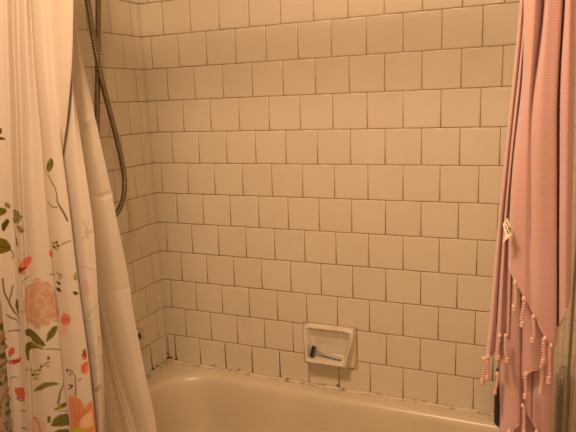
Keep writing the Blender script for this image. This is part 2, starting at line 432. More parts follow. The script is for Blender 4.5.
# resample evenly
hp = np.array(hp); seg = np.r_[0, np.cumsum(np.linalg.norm(np.diff(hp, axis=0), axis=1))]
ss = np.arange(0, seg[-1], 0.0019); hp = np.stack([np.interp(ss, seg, hp[:, i]) for i in range(3)], 1)
rad = [0.0082 + 0.0009 * (1 if (k // 2) % 2 == 0 else -1) for k in range(len(hp))]
mb = MB(); mb.tube(hp - so, rad, 12); mb.build('hose', M_HOSE, shower)
mb = MB(); y0 = topB[1] + 0.36
mb.lathe([(0.0001, 0), (0.030, 0.0), (0.030, 0.004), (0.014, 0.012), (0.0001, 0.012)], 28, Matrix.Translation((0, y0, 0)) @ MX)
mb.tube([(0.0, y0, 0.0), (0.05, y0, 0.0), (0.066, y0, -0.012), (0.062, y0, -0.06)], 0.011, 14); mb.build('wall_outlet', M_CHROME, shower)
y1 = topA[1] - .05 + .36
mb = MB(); mb.lathe([(0.0001, 0), (0.028, 0), (0.028, 0.006), (0.016, 0.012), (0.014, 0.075), (0.020, 0.08), (0.020, 0.115), (0.0001, 0.118)], 28, Matrix.Translation((0, y1, 0)) @ MX); mb.build('holder', M_CHROME, shower)
mb = MB(); mb.tube([(0.10, y1, -0.03), (0.103, y1, 0.03), (0.108, y1, 0.12), (0.125, y1, 0.17)], [0.011, 0.012, 0.013, 0.016], 16)
mb.lathe([(0.012, -0.02), (0.036, 0.0), (0.040, 0.016), (0.0001, 0.018)], 28, Matrix.Translation((0.132, y1, 0.185)) @ Matrix.Rotation(math.radians(125), 4, 'Y')); mb.build('handset', M_CHROME, shower)

# ------------------------------------------------------------------ rod
rod = MB(); rod.tube([(-0.001, ROD_Y, ROD_Z), (0.5, ROD_Y, ROD_Z), (1.0, ROD_Y, ROD_Z), (ROOM_X + .001, ROD_Y, ROD_Z)], 0.0125, 20)
ro = thing('curtain_rod', 'straight chrome shower rod carrying the curtains above the tub', 'curtain rod', (0, 0, 0))
rod.build('rod_tube', M_CHROME, ro)
for x, s in ((0, 1), (ROOM_X, -1)):
    mb = MB(); mb.lathe([(0.0001, 0), (0.03, 0), (0.03, 0.006), (0.018, 0.016), (0.013, 0.02), (0.0001, 0.02)], 28, Matrix.Translation((x, ROD_Y, ROD_Z)) @ Matrix.Rotation(s * PI / 2, 4, 'Y')); mb.build('end_flange', M_CHROME, ro)

# ------------------------------------------------------------------ cloth
def sheet(columns, ztop, zbot, ds, dz, ripple=None, soft=True):
    """columns: list of dicts {p: [(px,py),...], y: const | [(py,y),...]} surveyed fold lines, left to right.
    zbot: number or list per column.  returns V, F, S (arc position), Z, shape"""
    lines = []
    for c in columns:
        pts = []
        for px, py in c['p']:
            y = c['y'] if not isinstance(c['y'], list) else float(np.interp(py, [a for a, _ in c['y']], [b for _, b in c['y']]))
            pts.append(at(px, py, y))
        pts = np.array(pts); o = np.argsort(pts[:, 2]); lines.append(pts[o])
    zb = zbot if isinstance(zbot, (list, tuple, np.ndarray)) else [zbot] * len(lines)
    zmin = min(zb); nz = int((ztop - zmin) / dz) + 1
    # nominal widths at mid height give the sampling across
    def pos(l, z):
        x = np.interp(z, l[:, 2], l[:, 0]); y = np.interp(z, l[:, 2], l[:, 1])
        return x, y
    def smooth_pos(l, z):
        acc = 0
        for d_, w_ in ((-.05, 1), (-.025, 2), (0, 3), (.025, 2), (.05, 1)):
            x, y = pos(l, np.clip(z + d_, l[0, 2], l[-1, 2])); acc = acc + w_ * np.stack([x, y], -1)
        return acc / 9
    zmid = np.linspace(max(zmin, lines[0][0, 2]), ztop, 40)
    w = [np.mean(np.linalg.norm(smooth_pos(lines[i + 1], zmid) - smooth_pos(lines[i], zmid), axis=1)) for i in range(len(lines) - 1)]
    sk = np.r_[0, np.cumsum(np.maximum(w, 0.004))]
    ns = max(4, int(sk[-1] / ds)); S = np.linspace(0, sk[-1], ns)
    S = np.unique(np.concatenate([S, sk]))
    ns = len(S)
    zbs = np.interp(S, sk, zb)
    T = np.linspace(0, 1, nz)
    V = np.zeros((nz, ns, 3)); 
    Zg = ztop + (zbs[None, :] - ztop) * T[:, None]
    # control point positions for every row & column
    K = len(lines)
    for r in range(nz):
        for_k = np.zeros((K, ns, 2))
        for k in range(K): for_k[k] = smooth_pos(lines[k], Zg[r])
        idx = np.clip(np.searchsorted(sk, S, side='right') - 1, 0, K - 2)
        t = (S - sk[idx]) / (sk[idx + 1] - sk[idx])
        ar = np.arange(ns)
        p1 = for_k[idx, ar]; p2 = for_k[idx + 1, ar]
        p0 = for_k[np.maximum(idx - 1, 0), ar]; p3 = for_k[np.minimum(idx + 2, K - 1), ar]
        # tangents, limited so that tight folds do not overshoot
        d1 = (p2 - p0) * 0.5; d2 = (p3 - p1) * 0.5
        seg_ = np.linalg.norm(p2 - p1, axis=1)[:, None]
        for dd in (d1, d2):
            n_ = np.linalg.norm(dd, axis=1)[:, None]; dd *= np.minimum(1, 0.9 * seg_ / np.maximum(n_, 1e-6))
        t_ = t[:, None]
        h00 = 2 * t_ ** 3 - 3 * t_ ** 2 + 1; h10 = t_ ** 3 - 2 * t_ ** 2 + t_; h01 = -2 * t_ ** 3 + 3 * t_ ** 2; h11 = t_ ** 3 - t_ ** 2
        xy = h00 * p1 + h10 * d1 + h01 * p2 + h11 * d2
        V[r, :, :2] = xy
    V[:, :, 2] = Zg
    V[:, :, 0] = np.maximum(V[:, :, 0], 0.008)
    if ripple is not None:
        V[:, :, 1] += ripple(np.broadcast_to(S, (nz, ns)), Zg)
    V = V.reshape(-1, 3)
    ii = (np.arange(nz - 1)[:, None] * ns + np.arange(ns - 1)[None, :]).ravel()
    F = np.stack([ii, ii + ns, ii + ns + 1, ii + 1], 1)
    return V, F, np.tile(S, nz), Zg.ravel(), (nz, ns)
def mesh_fast(name, V, F):
    me = bpy.data.meshes.new(name)
    me.vertices.add(len(V)); me.vertices.foreach_set('co', np.asarray(V, np.float32).ravel())
    me.loops.add(F.size); me.loops.foreach_set('vertex_index', F.astype(np.int32).ravel())
    me.polygons.add(len(F)); me.polygons.foreach_set('loop_start', np.arange(0, F.size, 4, dtype=np.int32))
    me.update(calc_edges=True); me.validate()
    me.polygons.foreach_set('use_smooth', np.ones(len(me.polygons), bool))
    return me
def uv_from(me, S, Z):
    uv = me.uv_layers.new(name='UVMap'); vi = np.zeros(len(me.loops), np.int32); me.loops.foreach_get('vertex_index', vi)
    uv.data.foreach_set('uv', np.stack([S[vi], Z[vi]], 1).astype(np.float32).ravel())

#@@FLORAL_BEGIN
# floral curtain: fold lines from the left wall to its right edge
FLO = [
    dict(p=[(-70, -60), (-60, 60), (-45, 200), (-25, 320), (-10, 432), (-4, 500)], y=-0.800),
    dict(p=[(-30, -60), (-25, 60), (-15, 200), (-6, 320), (2, 432), (6, 500)], y=-0.806),
    dict(p=[(4, -60), (5, 60), (8, 200), (10, 320), (14, 432), (17, 500)], y=[(-60, -.800), (200, -.790), (330, -.783)]),
    dict(p=[(10, -60), (11, 60), (13, 200), (13, 320), (19, 432), (22, 500)], y=[(-60, -.803), (200, -.795), (330, -.789)]),
    dict(p=[(-14, -60), (-11, 60), (-6, 200), (0, 270), (3.5, 330), (12, 432), (15, 500)], y=-0.828),
    dict(p=[(1, -60), (3, 60), (7, 200), (10, 320), (16, 432), (20, 500)], y=-0.815),
    dict(p=[(6, -60), (8, 60), (12.5, 200), (17.5, 320), (24, 432), (29, 500)], y=-0.808),
    dict(p=[(12, -60), (14, 60), (19, 200), (24.5, 320), (31, 432), (36, 500)], y=-0.832),
    dict(p=[(17, -60), (20, 60), (24, 200), (30, 320), (36, 432), (41, 500)], y=-0.8195),
    dict(p=[(22, -60), (27, 60), (33, 200), (41, 320), (47, 432), (52, 500)], y=-0.829),
    dict(p=[(26, -60), (34, 60), (45, 200), (54, 300), (65, 405), (68, 432), (75, 500)], y=-0.816),
    dict(p=[(28, -60), (36, 60), (47.5, 200), (56.5, 300), (67, 405), (70.5, 432), (77, 500)], y=-0.829),
    dict(p=[(38, -60), (45, 60), (57, 200), (68, 300), (80, 405), (84, 432), (91, 500)], y=-0.839),
    dict(p=[(44, -60), (52, 60), (61, 150), (71, 225), (79, 290), (85.5, 340), (91.5, 385), (96, 432), (104, 500)], y=-0.829),
    dict(p=[(60, -60), (62, 40), (63, 80), (62.5, 120), (61, 150), (68, 225), (76, 290), (83, 340), (88, 385), (94, 432), (101, 500)], y=[(-60, -.832), (100, -.828), (160, -.818), (500, -.812)]),
    dict(p=[(75, -60), (74, 0), (73, 50), (71.5, 80), (67, 130), (60, 165), (64, 225), (72, 290), (79, 340), (85, 385), (90, 432), (97, 500)], y=[(-60, -.824), (100, -.822), (160, -.816), (500, -.814)]),
    dict(p=[(66, -60), (66, 20), (66, 80), (64, 130), (60, 165), (67, 225), (76, 290), (84, 340), (90, 385), (95, 432), (100, 500)], y=[(-60, -.810), (160, -.808), (500, -.807)]),
    dict(p=[(70, -60), (70.5, 20), (71, 80), (74, 130), (76, 165), (82, 225), (89, 290), (95, 340), (99, 385), (101, 432), (105, 500)], y=-.815),
    dict(p=[(70, -60), (71, 0), (72, 60), (74, 95), (78, 125), (82, 150), (87.5, 185), (93, 225), (97.5, 290), (101.5, 340), (104, 385), (105, 432), (108, 500)], y=-.804),
]
FV, FF, FS, FZ, Fshape = sheet(FLO, ROD_Z, 0.16, 0.0017, 0.0018, ripple=lambda S, Z: 0.0012 * np.sin(S * 60 + Z * 3) + 0.0007 * np.sin(S * 21 + Z * 19))
#@@FLORAL_END
CLOTH_SEEN = np.array(lin((205, 152, 118)))
CLOTH_ALB = np.array((0.585, 0.512, 0.445))
colr = np.tile(CLOTH_ALB, (len(FV), 1))
def rel(c): return CLOTH_ALB * np.array(lin(c)) / CLOTH_SEEN
def in_poly(poly, s, z):
    inside = np.zeros(len(s), bool); n = len(poly)
    for i in range(n):
        (x1, y1), (x2, y2) = poly[i], poly[(i + 1) % n]
        if y1 == y2: continue
        c = ((y1 > z) != (y2 > z)) & (s < (x2 - x1) * (z - y1) / (y2 - y1) + x1)
        inside ^= c
    return inside
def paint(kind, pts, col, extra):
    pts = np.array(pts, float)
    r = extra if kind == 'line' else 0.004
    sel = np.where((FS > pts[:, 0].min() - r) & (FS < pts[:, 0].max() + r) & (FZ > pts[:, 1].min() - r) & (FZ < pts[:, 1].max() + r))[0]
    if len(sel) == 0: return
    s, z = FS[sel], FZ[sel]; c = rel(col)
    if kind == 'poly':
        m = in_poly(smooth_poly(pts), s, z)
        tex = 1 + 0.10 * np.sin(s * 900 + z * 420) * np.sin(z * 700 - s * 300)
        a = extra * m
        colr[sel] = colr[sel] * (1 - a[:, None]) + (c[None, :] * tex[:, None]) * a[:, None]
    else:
        best = np.full(len(sel), 1e9)
        for (x1, y1), (x2, y2) in zip(pts[:-1], pts[1:]):
            dx, dy = x2 - x1, y2 - y1; L2 = dx * dx + dy * dy + 1e-12
            t = np.clip(((s - x1) * dx + (z - y1) * dy) / L2, 0, 1)
            best = np.minimum(best, np.hypot(s - x1 - t * dx, z - y1 - t * dy))
        a = np.clip(1.3 - best / extra, 0, 1)
        colr[sel] = colr[sel] * (1 - a[:, None]) + c[None, :] * a[:, None]
def smooth_poly(p):
    if len(p) < 4: return p
    q = []
    n = len(p)
    for i in range(n):
        a, b = p[i], p[(i + 1) % n]; q += [a * 0.8 + b * 0.2, a * 0.2 + b * 0.8]
    return np.array(q)
MOTIFS = [
    ('line', [(0.4060, 1.2854), (0.4077, 1.2620), (0.4128, 1.2476), (0.4265, 1.2421)], (132,92,52), 0.00119),
    ('line', [(0.4265, 1.2421), (0.4367, 1.2295), (0.4504, 1.2151), (0.4535, 1.2007), (0.4538, 1.1863), (0.4589, 1.1737), (0.4640, 1.1593), (0.4674, 1.1449)], (88,54,14), 0.00204),
    ('line', [(0.4128, 1.1845), (0.4197, 1.1791), (0.4350, 1.1737), (0.4538, 1.1737)], (88,54,14), 0.00153),
    ('poly', [(0.4436, 1.2800), (0.4535, 1.2710), (0.4470, 1.2584), (0.4299, 1.2458), (0.4197, 1.2530), (0.4248, 1.2656)], (102,70,6), 1),
    ('line', [(0.4401, 1.2746), (0.4316, 1.2494)], (150,135,50), 0.00102),
    ('poly', [(0.2354, 1.1755), (0.2474, 1.1719), (0.2474, 1.1593), (0.2371, 1.1647)], (132,92,52), 1),
    ('poly', [(0.2098, 1.1647), (0.2371, 1.1629), (0.2407, 1.1539), (0.2354, 1.1467), (0.2115, 1.1377)], (102,70,6), 1),
    ('poly', [(0.2405, 1.1395), (0.2457, 1.1287), (0.2371, 1.1143), (0.2337, 1.1053), (0.2303, 1.1161), (0.2320, 1.1269)], (78,52,8), 1),
    ('poly', [(0.2542, 1.1593), (0.3003, 1.1593), (0.3173, 1.1449), (0.2985, 1.1323), (0.2576, 1.1233), (0.2542, 1.1413)], (132,92,52), 0.9),
    ('poly', [(0.2695, 1.1215), (0.3088, 1.1269), (0.3173, 1.1143), (0.3139, 1.1089), (0.2883, 1.1107)], (132,92,52), 0.9),
    ('line', [(0.2627, 1.1575), (0.2900, 1.1521), (0.3139, 1.1467)], (88,54,14), 0.00102),
    ('line', [(0.2610, 1.1269), (0.2883, 1.1449), (0.3003, 1.1593)], (88,54,14), 0.00102),
    ('line', [(0.2695, 1.1233), (0.3122, 1.1125)], (88,54,14), 0.00102),
    ('poly', [(0.2320, 1.3430), (0.2371, 1.3394), (0.2371, 1.3304), (0.2320, 1.3268)], (78,52,8), 1),
    ('poly', [(0.2320, 1.3214), (0.2371, 1.3214), (0.2440, 1.3142), (0.2320, 1.3142)], (78,52,8), 1),
    ('line', [(0.2542, 1.1359), (0.2610, 1.1053), (0.2713, 1.0783)], (88,54,14), 0.00153),
    ('poly', [(0.2201, 1.0945), (0.2303, 1.0927), (0.2371, 1.0891), (0.2457, 1.0747), (0.2474, 1.0621), (0.2371, 1.0567), (0.1177, 1.0387)], (108,73,6), 1),
    ('line', [(0.2218, 1.0729), (0.2371, 1.0711), (0.2491, 1.0585), (0.2525, 1.0513), (0.2491, 1.0405)], (78,52,8), 0.00153),
    ('poly', [(0.2610, 1.0999), (0.2747, 1.0891), (0.2781, 1.0711), (0.2678, 1.0729)], (104,76,26), 1),
    ('poly', [(0.2985, 1.0405), (0.3156, 1.0513), (0.3378, 1.0567), (0.3412, 1.0459), (0.3224, 1.0297), (0.3037, 1.0261), (0.2815, 1.0189), (0.2764, 1.0261)], (216,92,58), 1),
    ('poly', [(0.2764, 1.0495), (0.2883, 1.0441), (0.2849, 1.0297), (0.2747, 1.0261)], (190,130,60), 1),
    ('poly', [(0.2747, 1.0261), (0.3037, 1.0279), (0.3258, 1.0297), (0.3122, 1.0225), (0.2832, 1.0117), (0.2747, 1.0081)], (128,30,20), 1),
    ('poly', [(0.2917, 1.0171), (0.3156, 1.0207), (0.3139, 1.0135), (0.2866, 1.0081)], (210,95,70), 1),
    ('poly', [(0.3838, 1.0711), (0.4163, 1.0765), (0.4108, 1.0621), (0.3907, 1.0513), (0.3821, 1.0603)], (212,98,70), 1),
    ('poly', [(0.3856, 1.0621), (0.4108, 1.0657), (0.4026, 1.0531)], (128,30,20), 0.7),
    ('poly', [(0.4146, 1.0909), (0.4248, 1.0981), (0.4333, 1.0945), (0.4231, 1.0891)], (146,110,14), 1),
    ('poly', [(0.4299, 1.0963), (0.4384, 1.1017), (0.4436, 1.0981), (0.4367, 1.0927)], (102,70,6), 1),
    ('poly', [(0.4333, 1.0891), (0.4418, 1.0945), (0.4487, 1.0909), (0.4401, 1.0855)], (102,70,6), 1),
    ('poly', [(0.4163, 1.0837), (0.4265, 1.0891), (0.4350, 1.0855), (0.4265, 1.0801)], (102,70,6), 1),
    ('poly', [(0.4316, 1.0819), (0.4367, 1.0855), (0.4436, 1.0837), (0.4367, 1.0783)], (146,110,14), 1),
    ('poly', [(0.4128, 1.0855), (0.4197, 1.0891), (0.4248, 1.0873), (0.4180, 1.0837)], (102,70,6), 1),
    ('line', [(0.4521, 1.0927), (0.4606, 1.0981), (0.4691, 1.1017)], (104,76,26), 0.00136),
    ('line', [(0.3804, 1.0135), (0.4060, 1.0189), (0.4146, 1.0189)], (102,70,6), 0.00153),
    ('line', [(0.4282, 1.0261), (0.4436, 1.0261), (0.4367, 1.0153)], (102,70,6), 0.00153),
    ('line', [(0.4231, 1.0297), (0.4333, 1.0243), (0.4299, 1.0117)], (102,70,6), 0.00153),
    ('poly', [(0.4180, 1.0081), (0.4350, 1.0063), (0.4367, 1.0009), (0.4214, 0.9991)], (78,52,8), 1),
    ('poly', [(0.4094, 0.9901), (0.4282, 0.9937), (0.4367, 0.9847), (0.4197, 0.9829)], (78,52,8), 1),
    ('poly', [(0.4691, 1.0297), (0.4743, 1.0333), (0.4726, 1.0117), (0.4657, 1.0153)], (146,110,14), 1),
    ('poly', [(0.4623, 0.9883), (0.4674, 0.9901), (0.4726, 0.9829), (0.4657, 0.9793)], (78,52,8), 1),
    ('poly', [(0.4043, 0.9505), (0.4077, 0.9433), (0.4094, 0.9379), (0.4077, 0.9288), (0.3872, 0.9180), (0.3821, 0.9126), (0.3770, 0.9108), (0.3753, 0.9036), (0.3736, 0.8982), (0.3719, 0.8946), (0.3685, 0.8928), (0.3651, 0.8946), (0.3617, 0.8964), (0.3571, 0.8910), (0.3514, 0.8856), (0.3463, 0.8838), (0.3395, 0.8838), (0.3344, 0.8874), (0.3310, 0.8928), (0.3190, 0.8892), (0.3139, 0.8946), (0.3122, 0.9000), (0.3105, 0.9072), (0.3105, 0.9162), (0.3122, 0.9234), (0.3073, 0.9288), (0.3003, 0.9342), (0.3003, 0.9415), (0.3037, 0.9487), (0.3105, 0.9541), (0.3139, 0.9577), (0.3122, 0.9667), (0.3139, 0.9739), (0.3156, 0.9793), (0.3190, 0.9829), (0.3293, 0.9865), (0.3378, 0.9901), (0.3412, 0.9973), (0.3463, 1.0045), (0.3531, 1.0081), (0.3600, 1.0081), (0.3634, 1.0027), (0.3668, 0.9973), (0.3702, 0.9991), (0.3736, 0.9991), (0.3770, 0.9955), (0.3787, 0.9901), (0.3804, 0.9847), (0.3804, 0.9775), (0.3856, 0.9739), (0.4077, 0.9775), (0.4128, 0.9721), (0.4128, 0.9649), (0.4108, 0.9577)], (192,116,76), 0.85),
    ('poly', [(0.3753, 0.9397), (0.4108, 0.9541), (0.4214, 0.9252), (0.3821, 0.8982), (0.3753, 0.9126)], (192,116,76), 0.7),
    ('poly', [(0.3531, 0.9703), (0.3548, 0.9667), (0.3531, 0.9631), (0.3497, 0.9595), (0.3463, 0.9577), (0.3429, 0.9559), (0.3395, 0.9523), (0.3361, 0.9487), (0.3310, 0.9469), (0.3258, 0.9469), (0.3207, 0.9487), (0.3190, 0.9523), (0.3156, 0.9541), (0.3139, 0.9577), (0.3139, 0.9613), (0.3139, 0.9649), (0.3156, 0.9667), (0.3173, 0.9685), (0.3173, 0.9721), (0.3190, 0.9757), (0.3224, 0.9793), (0.3293, 0.9811), (0.3344, 0.9829), (0.3378, 0.9811), (0.3412, 0.9829), (0.3463, 0.9829), (0.3497, 0.9829), (0.3514, 0.9793), (0.3514, 0.9757), (0.3514, 0.9721)], (206,134,96), 0.45),
    ('poly', [(0.3480, 0.9667), (0.3480, 0.9649), (0.3446, 0.9613), (0.3446, 0.9595), (0.3429, 0.9577), (0.3395, 0.9559), (0.3361, 0.9541), (0.3344, 0.9541), (0.3310, 0.9541), (0.3293, 0.9559), (0.3275, 0.9559), (0.3241, 0.9577), (0.3241, 0.9613), (0.3258, 0.9649), (0.3293, 0.9667), (0.3310, 0.9685), (0.3327, 0.9721), (0.3344, 0.9739), (0.3378, 0.9739), (0.3412, 0.9739), (0.3429, 0.9721), (0.3446, 0.9721), (0.3463, 0.9703), (0.3480, 0.9685)], (182,100,62), 0.45),
    ('poly', [(0.3821, 0.9739), (0.3821, 0.9703), (0.3787, 0.9667), (0.3787, 0.9631), (0.3770, 0.9613), (0.3753, 0.9595), (0.3736, 0.9577), (0.3719, 0.9577), (0.3702, 0.9595), (0.3668, 0.9595), (0.3651, 0.9595), (0.3617, 0.9613), (0.3617, 0.9649), (0.3617, 0.9685), (0.3617, 0.9721), (0.3617, 0.9757), (0.3600, 0.9793), (0.3617, 0.9829), (0.3634, 0.9847), (0.3651, 0.9865), (0.3668, 0.9883), (0.3685, 0.9901), (0.3702, 0.9919), (0.3736, 0.9919), (0.3753, 0.9901), (0.3770, 0.9865), (0.3770, 0.9829), (0.3787, 0.9829), (0.3821, 0.9793), (0.3821, 0.9775)], (206,134,96), 0.45),
    ('poly', [(0.3770, 0.9703), (0.3770, 0.9685), (0.3770, 0.9667), (0.3753, 0.9649), (0.3753, 0.9631), (0.3736, 0.9631), (0.3719, 0.9631), (0.3702, 0.9631), (0.3685, 0.9631), (0.3685, 0.9649), (0.3668, 0.9667), (0.3668, 0.9703), (0.3668, 0.9721), (0.3668, 0.9739), (0.3685, 0.9775), (0.3685, 0.9793), (0.3702, 0.9811), (0.3719, 0.9811), (0.3719, 0.9811), (0.3736, 0.9793), (0.3753, 0.9793), (0.3770, 0.9775), (0.3770, 0.9757), (0.3770, 0.9739)], (182,100,62), 0.45),
    ('poly', [(0.3651, 0.9270), (0.3634, 0.9234), (0.3617, 0.9198), (0.3583, 0.9162), (0.3571, 0.9144), (0.3548, 0.9090), (0.3514, 0.9072), (0.3463, 0.9054), (0.3412, 0.9036), (0.3378, 0.9054), (0.3327, 0.9036), (0.3275, 0.9036), (0.3207, 0.9054), (0.3190, 0.9108), (0.3190, 0.9144), (0.3224, 0.9198), (0.3224, 0.9234), (0.3207, 0.9270), (0.3241, 0.9324), (0.3293, 0.9361), (0.3344, 0.9397), (0.3395, 0.9415), (0.3446, 0.9451), (0.3480, 0.9469), (0.3531, 0.9469), (0.3565, 0.9451), (0.3583, 0.9415), (0.3600, 0.9379), (0.3617, 0.9361), (0.3634, 0.9324)], (206,134,96), 0.45),
    ('poly', [(0.3583, 0.9252), (0.3583, 0.9216), (0.3571, 0.9198), (0.3548, 0.9162), (0.3514, 0.9162), (0.3497, 0.9144), (0.3463, 0.9108), (0.3446, 0.9108), (0.3412, 0.9108), (0.3378, 0.9126), (0.3378, 0.9144), (0.3361, 0.9180), (0.3361, 0.9198), (0.3361, 0.9234), (0.3378, 0.9270), (0.3395, 0.9288), (0.3429, 0.9306), (0.3463, 0.9342), (0.3480, 0.9361), (0.3514, 0.9361), (0.3531, 0.9342), (0.3548, 0.9324), (0.3565, 0.9306), (0.3583, 0.9288)], (182,100,62), 0.45),
    ('poly', [(0.3975, 0.9270), (0.3856, 0.9198), (0.3838, 0.9162), (0.3821, 0.9126), (0.3804, 0.9090), (0.3787, 0.9072), (0.3753, 0.9054), (0.3736, 0.9054), (0.3719, 0.9072), (0.3702, 0.9072), (0.3668, 0.9072), (0.3651, 0.9090), (0.3634, 0.9126), (0.3634, 0.9180), (0.3634, 0.9216), (0.3634, 0.9252), (0.3634, 0.9288), (0.3634, 0.9324), (0.3651, 0.9361), (0.3668, 0.9379), (0.3685, 0.9397), (0.3719, 0.9415), (0.3736, 0.9433), (0.3753, 0.9433), (0.3787, 0.9415), (0.3804, 0.9379), (0.3804, 0.9342), (0.3821, 0.9324), (0.3856, 0.9306), (0.3958, 0.9306)], (206,134,96), 0.45),
    ('poly', [(0.3804, 0.9198), (0.3804, 0.9180), (0.3787, 0.9162), (0.3787, 0.9144), (0.3770, 0.9126), (0.3753, 0.9108), (0.3736, 0.9108), (0.3719, 0.9108), (0.3719, 0.9126), (0.3702, 0.9144), (0.3685, 0.9162), (0.3685, 0.9198), (0.3685, 0.9216), (0.3702, 0.9252), (0.3702, 0.9270), (0.3719, 0.9288), (0.3719, 0.9306), (0.3736, 0.9324), (0.3753, 0.9324), (0.3770, 0.9306), (0.3770, 0.9288), (0.3787, 0.9270), (0.3804, 0.9252), (0.3804, 0.9234)], (182,100,62), 0.45),
    ('poly', [(0.3702, 0.9523), (0.3685, 0.9505), (0.3685, 0.9469), (0.3668, 0.9433), (0.3668, 0.9397), (0.3634, 0.9379), (0.3617, 0.9379), (0.3583, 0.9397), (0.3565, 0.9397), (0.3531, 0.9379), (0.3480, 0.9361), (0.3446, 0.9379), (0.3429, 0.9415), (0.3429, 0.9451), (0.3429, 0.9487), (0.3412, 0.9505), (0.3412, 0.9541), (0.3429, 0.9577), (0.3446, 0.9613), (0.3497, 0.9649), (0.3514, 0.9667), (0.3548, 0.9703), (0.3583, 0.9721), (0.3617, 0.9721), (0.3634, 0.9703), (0.3651, 0.9667), (0.3651, 0.9649), (0.3685, 0.9631), (0.3702, 0.9595), (0.3702, 0.9559)], (206,134,96), 0.45),
    ('poly', [(0.3668, 0.9505), (0.3651, 0.9487), (0.3651, 0.9469), (0.3651, 0.9451), (0.3634, 0.9433), (0.3617, 0.9415), (0.3600, 0.9433), (0.3583, 0.9433), (0.3565, 0.9433), (0.3531, 0.9433), (0.3514, 0.9451), (0.3514, 0.9487), (0.3514, 0.9505), (0.3531, 0.9523), (0.3531, 0.9559), (0.3548, 0.9577), (0.3565, 0.9595), (0.3583, 0.9613), (0.3600, 0.9613), (0.3617, 0.9595), (0.3634, 0.9595), (0.3651, 0.9577), (0.3651, 0.9559), (0.3668, 0.9541)], (182,100,62), 0.45),
    ('poly', [(0.3463, 0.9379), (0.3446, 0.9342), (0.3412, 0.9306), (0.3378, 0.9270), (0.3361, 0.9234), (0.3344, 0.9198), (0.3310, 0.9180), (0.3241, 0.9162), (0.3200, 0.9162), (0.3173, 0.9180), (0.3156, 0.9180), (0.3122, 0.9216), (0.3105, 0.9252), (0.3105, 0.9288), (0.3105, 0.9324), (0.3122, 0.9342), (0.3105, 0.9379), (0.3105, 0.9415), (0.3122, 0.9433), (0.3139, 0.9451), (0.3156, 0.9451), (0.3190, 0.9451), (0.3224, 0.9469), (0.3293, 0.9487), (0.3327, 0.9487), (0.3361, 0.9487), (0.3378, 0.9451), (0.3395, 0.9433), (0.3429, 0.9433), (0.3446, 0.9397)], (206,134,96), 0.45),
    ('poly', [(0.3378, 0.9324), (0.3378, 0.9306), (0.3361, 0.9288), (0.3344, 0.9252), (0.3327, 0.9234), (0.3310, 0.9216), (0.3275, 0.9216), (0.3241, 0.9216), (0.3207, 0.9216), (0.3190, 0.9216), (0.3173, 0.9252), (0.3173, 0.9270), (0.3173, 0.9288), (0.3173, 0.9306), (0.3190, 0.9324), (0.3190, 0.9342), (0.3207, 0.9379), (0.3241, 0.9379), (0.3293, 0.9397), (0.3310, 0.9379), (0.3327, 0.9379), (0.3361, 0.9379), (0.3378, 0.9379), (0.3395, 0.9361)], (182,100,62), 0.45),
    ('poly', [(0.3702, 0.9054), (0.3685, 0.9018), (0.3685, 0.9000), (0.3668, 0.8982), (0.3651, 0.8964), (0.3651, 0.8946), (0.3634, 0.8928), (0.3617, 0.8910), (0.3583, 0.8928), (0.3565, 0.8928), (0.3548, 0.8946), (0.3514, 0.8946), (0.3497, 0.8964), (0.3480, 0.8982), (0.3480, 0.9018), (0.3497, 0.9054), (0.3514, 0.9072), (0.3497, 0.9090), (0.3497, 0.9126), (0.3531, 0.9162), (0.3548, 0.9180), (0.3583, 0.9180), (0.3600, 0.9180), (0.3617, 0.9198), (0.3634, 0.9198), (0.3651, 0.9180), (0.3668, 0.9162), (0.3668, 0.9126), (0.3668, 0.9108), (0.3685, 0.9090)], (206,134,96), 0.45),
    ('poly', [(0.3668, 0.9036), (0.3668, 0.9018), (0.3668, 0.8982), (0.3651, 0.8982), (0.3634, 0.8964), (0.3634, 0.8964), (0.3617, 0.8964), (0.3600, 0.8964), (0.3583, 0.8964), (0.3583, 0.8982), (0.3571, 0.9000), (0.3571, 0.9018), (0.3565, 0.9036), (0.3565, 0.9054), (0.3571, 0.9072), (0.3583, 0.9090), (0.3600, 0.9108), (0.3617, 0.9108), (0.3617, 0.9108), (0.3634, 0.9108), (0.3651, 0.9108), (0.3651, 0.9090), (0.3651, 0.9072), (0.3651, 0.9054)], (182,100,62), 0.45),
    ('line', [(0.3651, 0.9487), (0.3651, 0.9433), (0.3617, 0.9397), (0.3600, 0.9379), (0.3548, 0.9379)], (178,98,62), 0.00119),
    ('line', [(0.3531, 0.9397), (0.3497, 0.9415), (0.3480, 0.9451), (0.3480, 0.9505), (0.3514, 0.9559)], (204,132,94), 0.00119),
    ('line', [(0.3531, 0.9577), (0.3583, 0.9595), (0.3617, 0.9595), (0.3634, 0.9559), (0.3651, 0.9523)], (178,98,62), 0.00119),
    ('line', [(0.3651, 0.9288), (0.3617, 0.9252), (0.3571, 0.9270), (0.3531, 0.9270), (0.3463, 0.9252)], (204,132,94), 0.00119),
    ('line', [(0.3429, 0.9288), (0.3378, 0.9306), (0.3361, 0.9361), (0.3361, 0.9433), (0.3361, 0.9487)], (178,98,62), 0.00119),
    ('line', [(0.3378, 0.9541), (0.3395, 0.9595), (0.3463, 0.9649), (0.3514, 0.9685), (0.3571, 0.9739)], (204,132,94), 0.00119),
    ('line', [(0.3600, 0.9721), (0.3651, 0.9721), (0.3668, 0.9667), (0.3702, 0.9631), (0.3702, 0.9595)], (178,98,62), 0.00119),
    ('line', [(0.3719, 0.9541), (0.3736, 0.9469), (0.3719, 0.9415), (0.3685, 0.9361), (0.3668, 0.9306)], (204,132,94), 0.00119),
    ('line', [(0.3412, 0.9108), (0.3344, 0.9108), (0.3275, 0.9144), (0.3224, 0.9216), (0.3200, 0.9270)], (178,98,62), 0.00119),
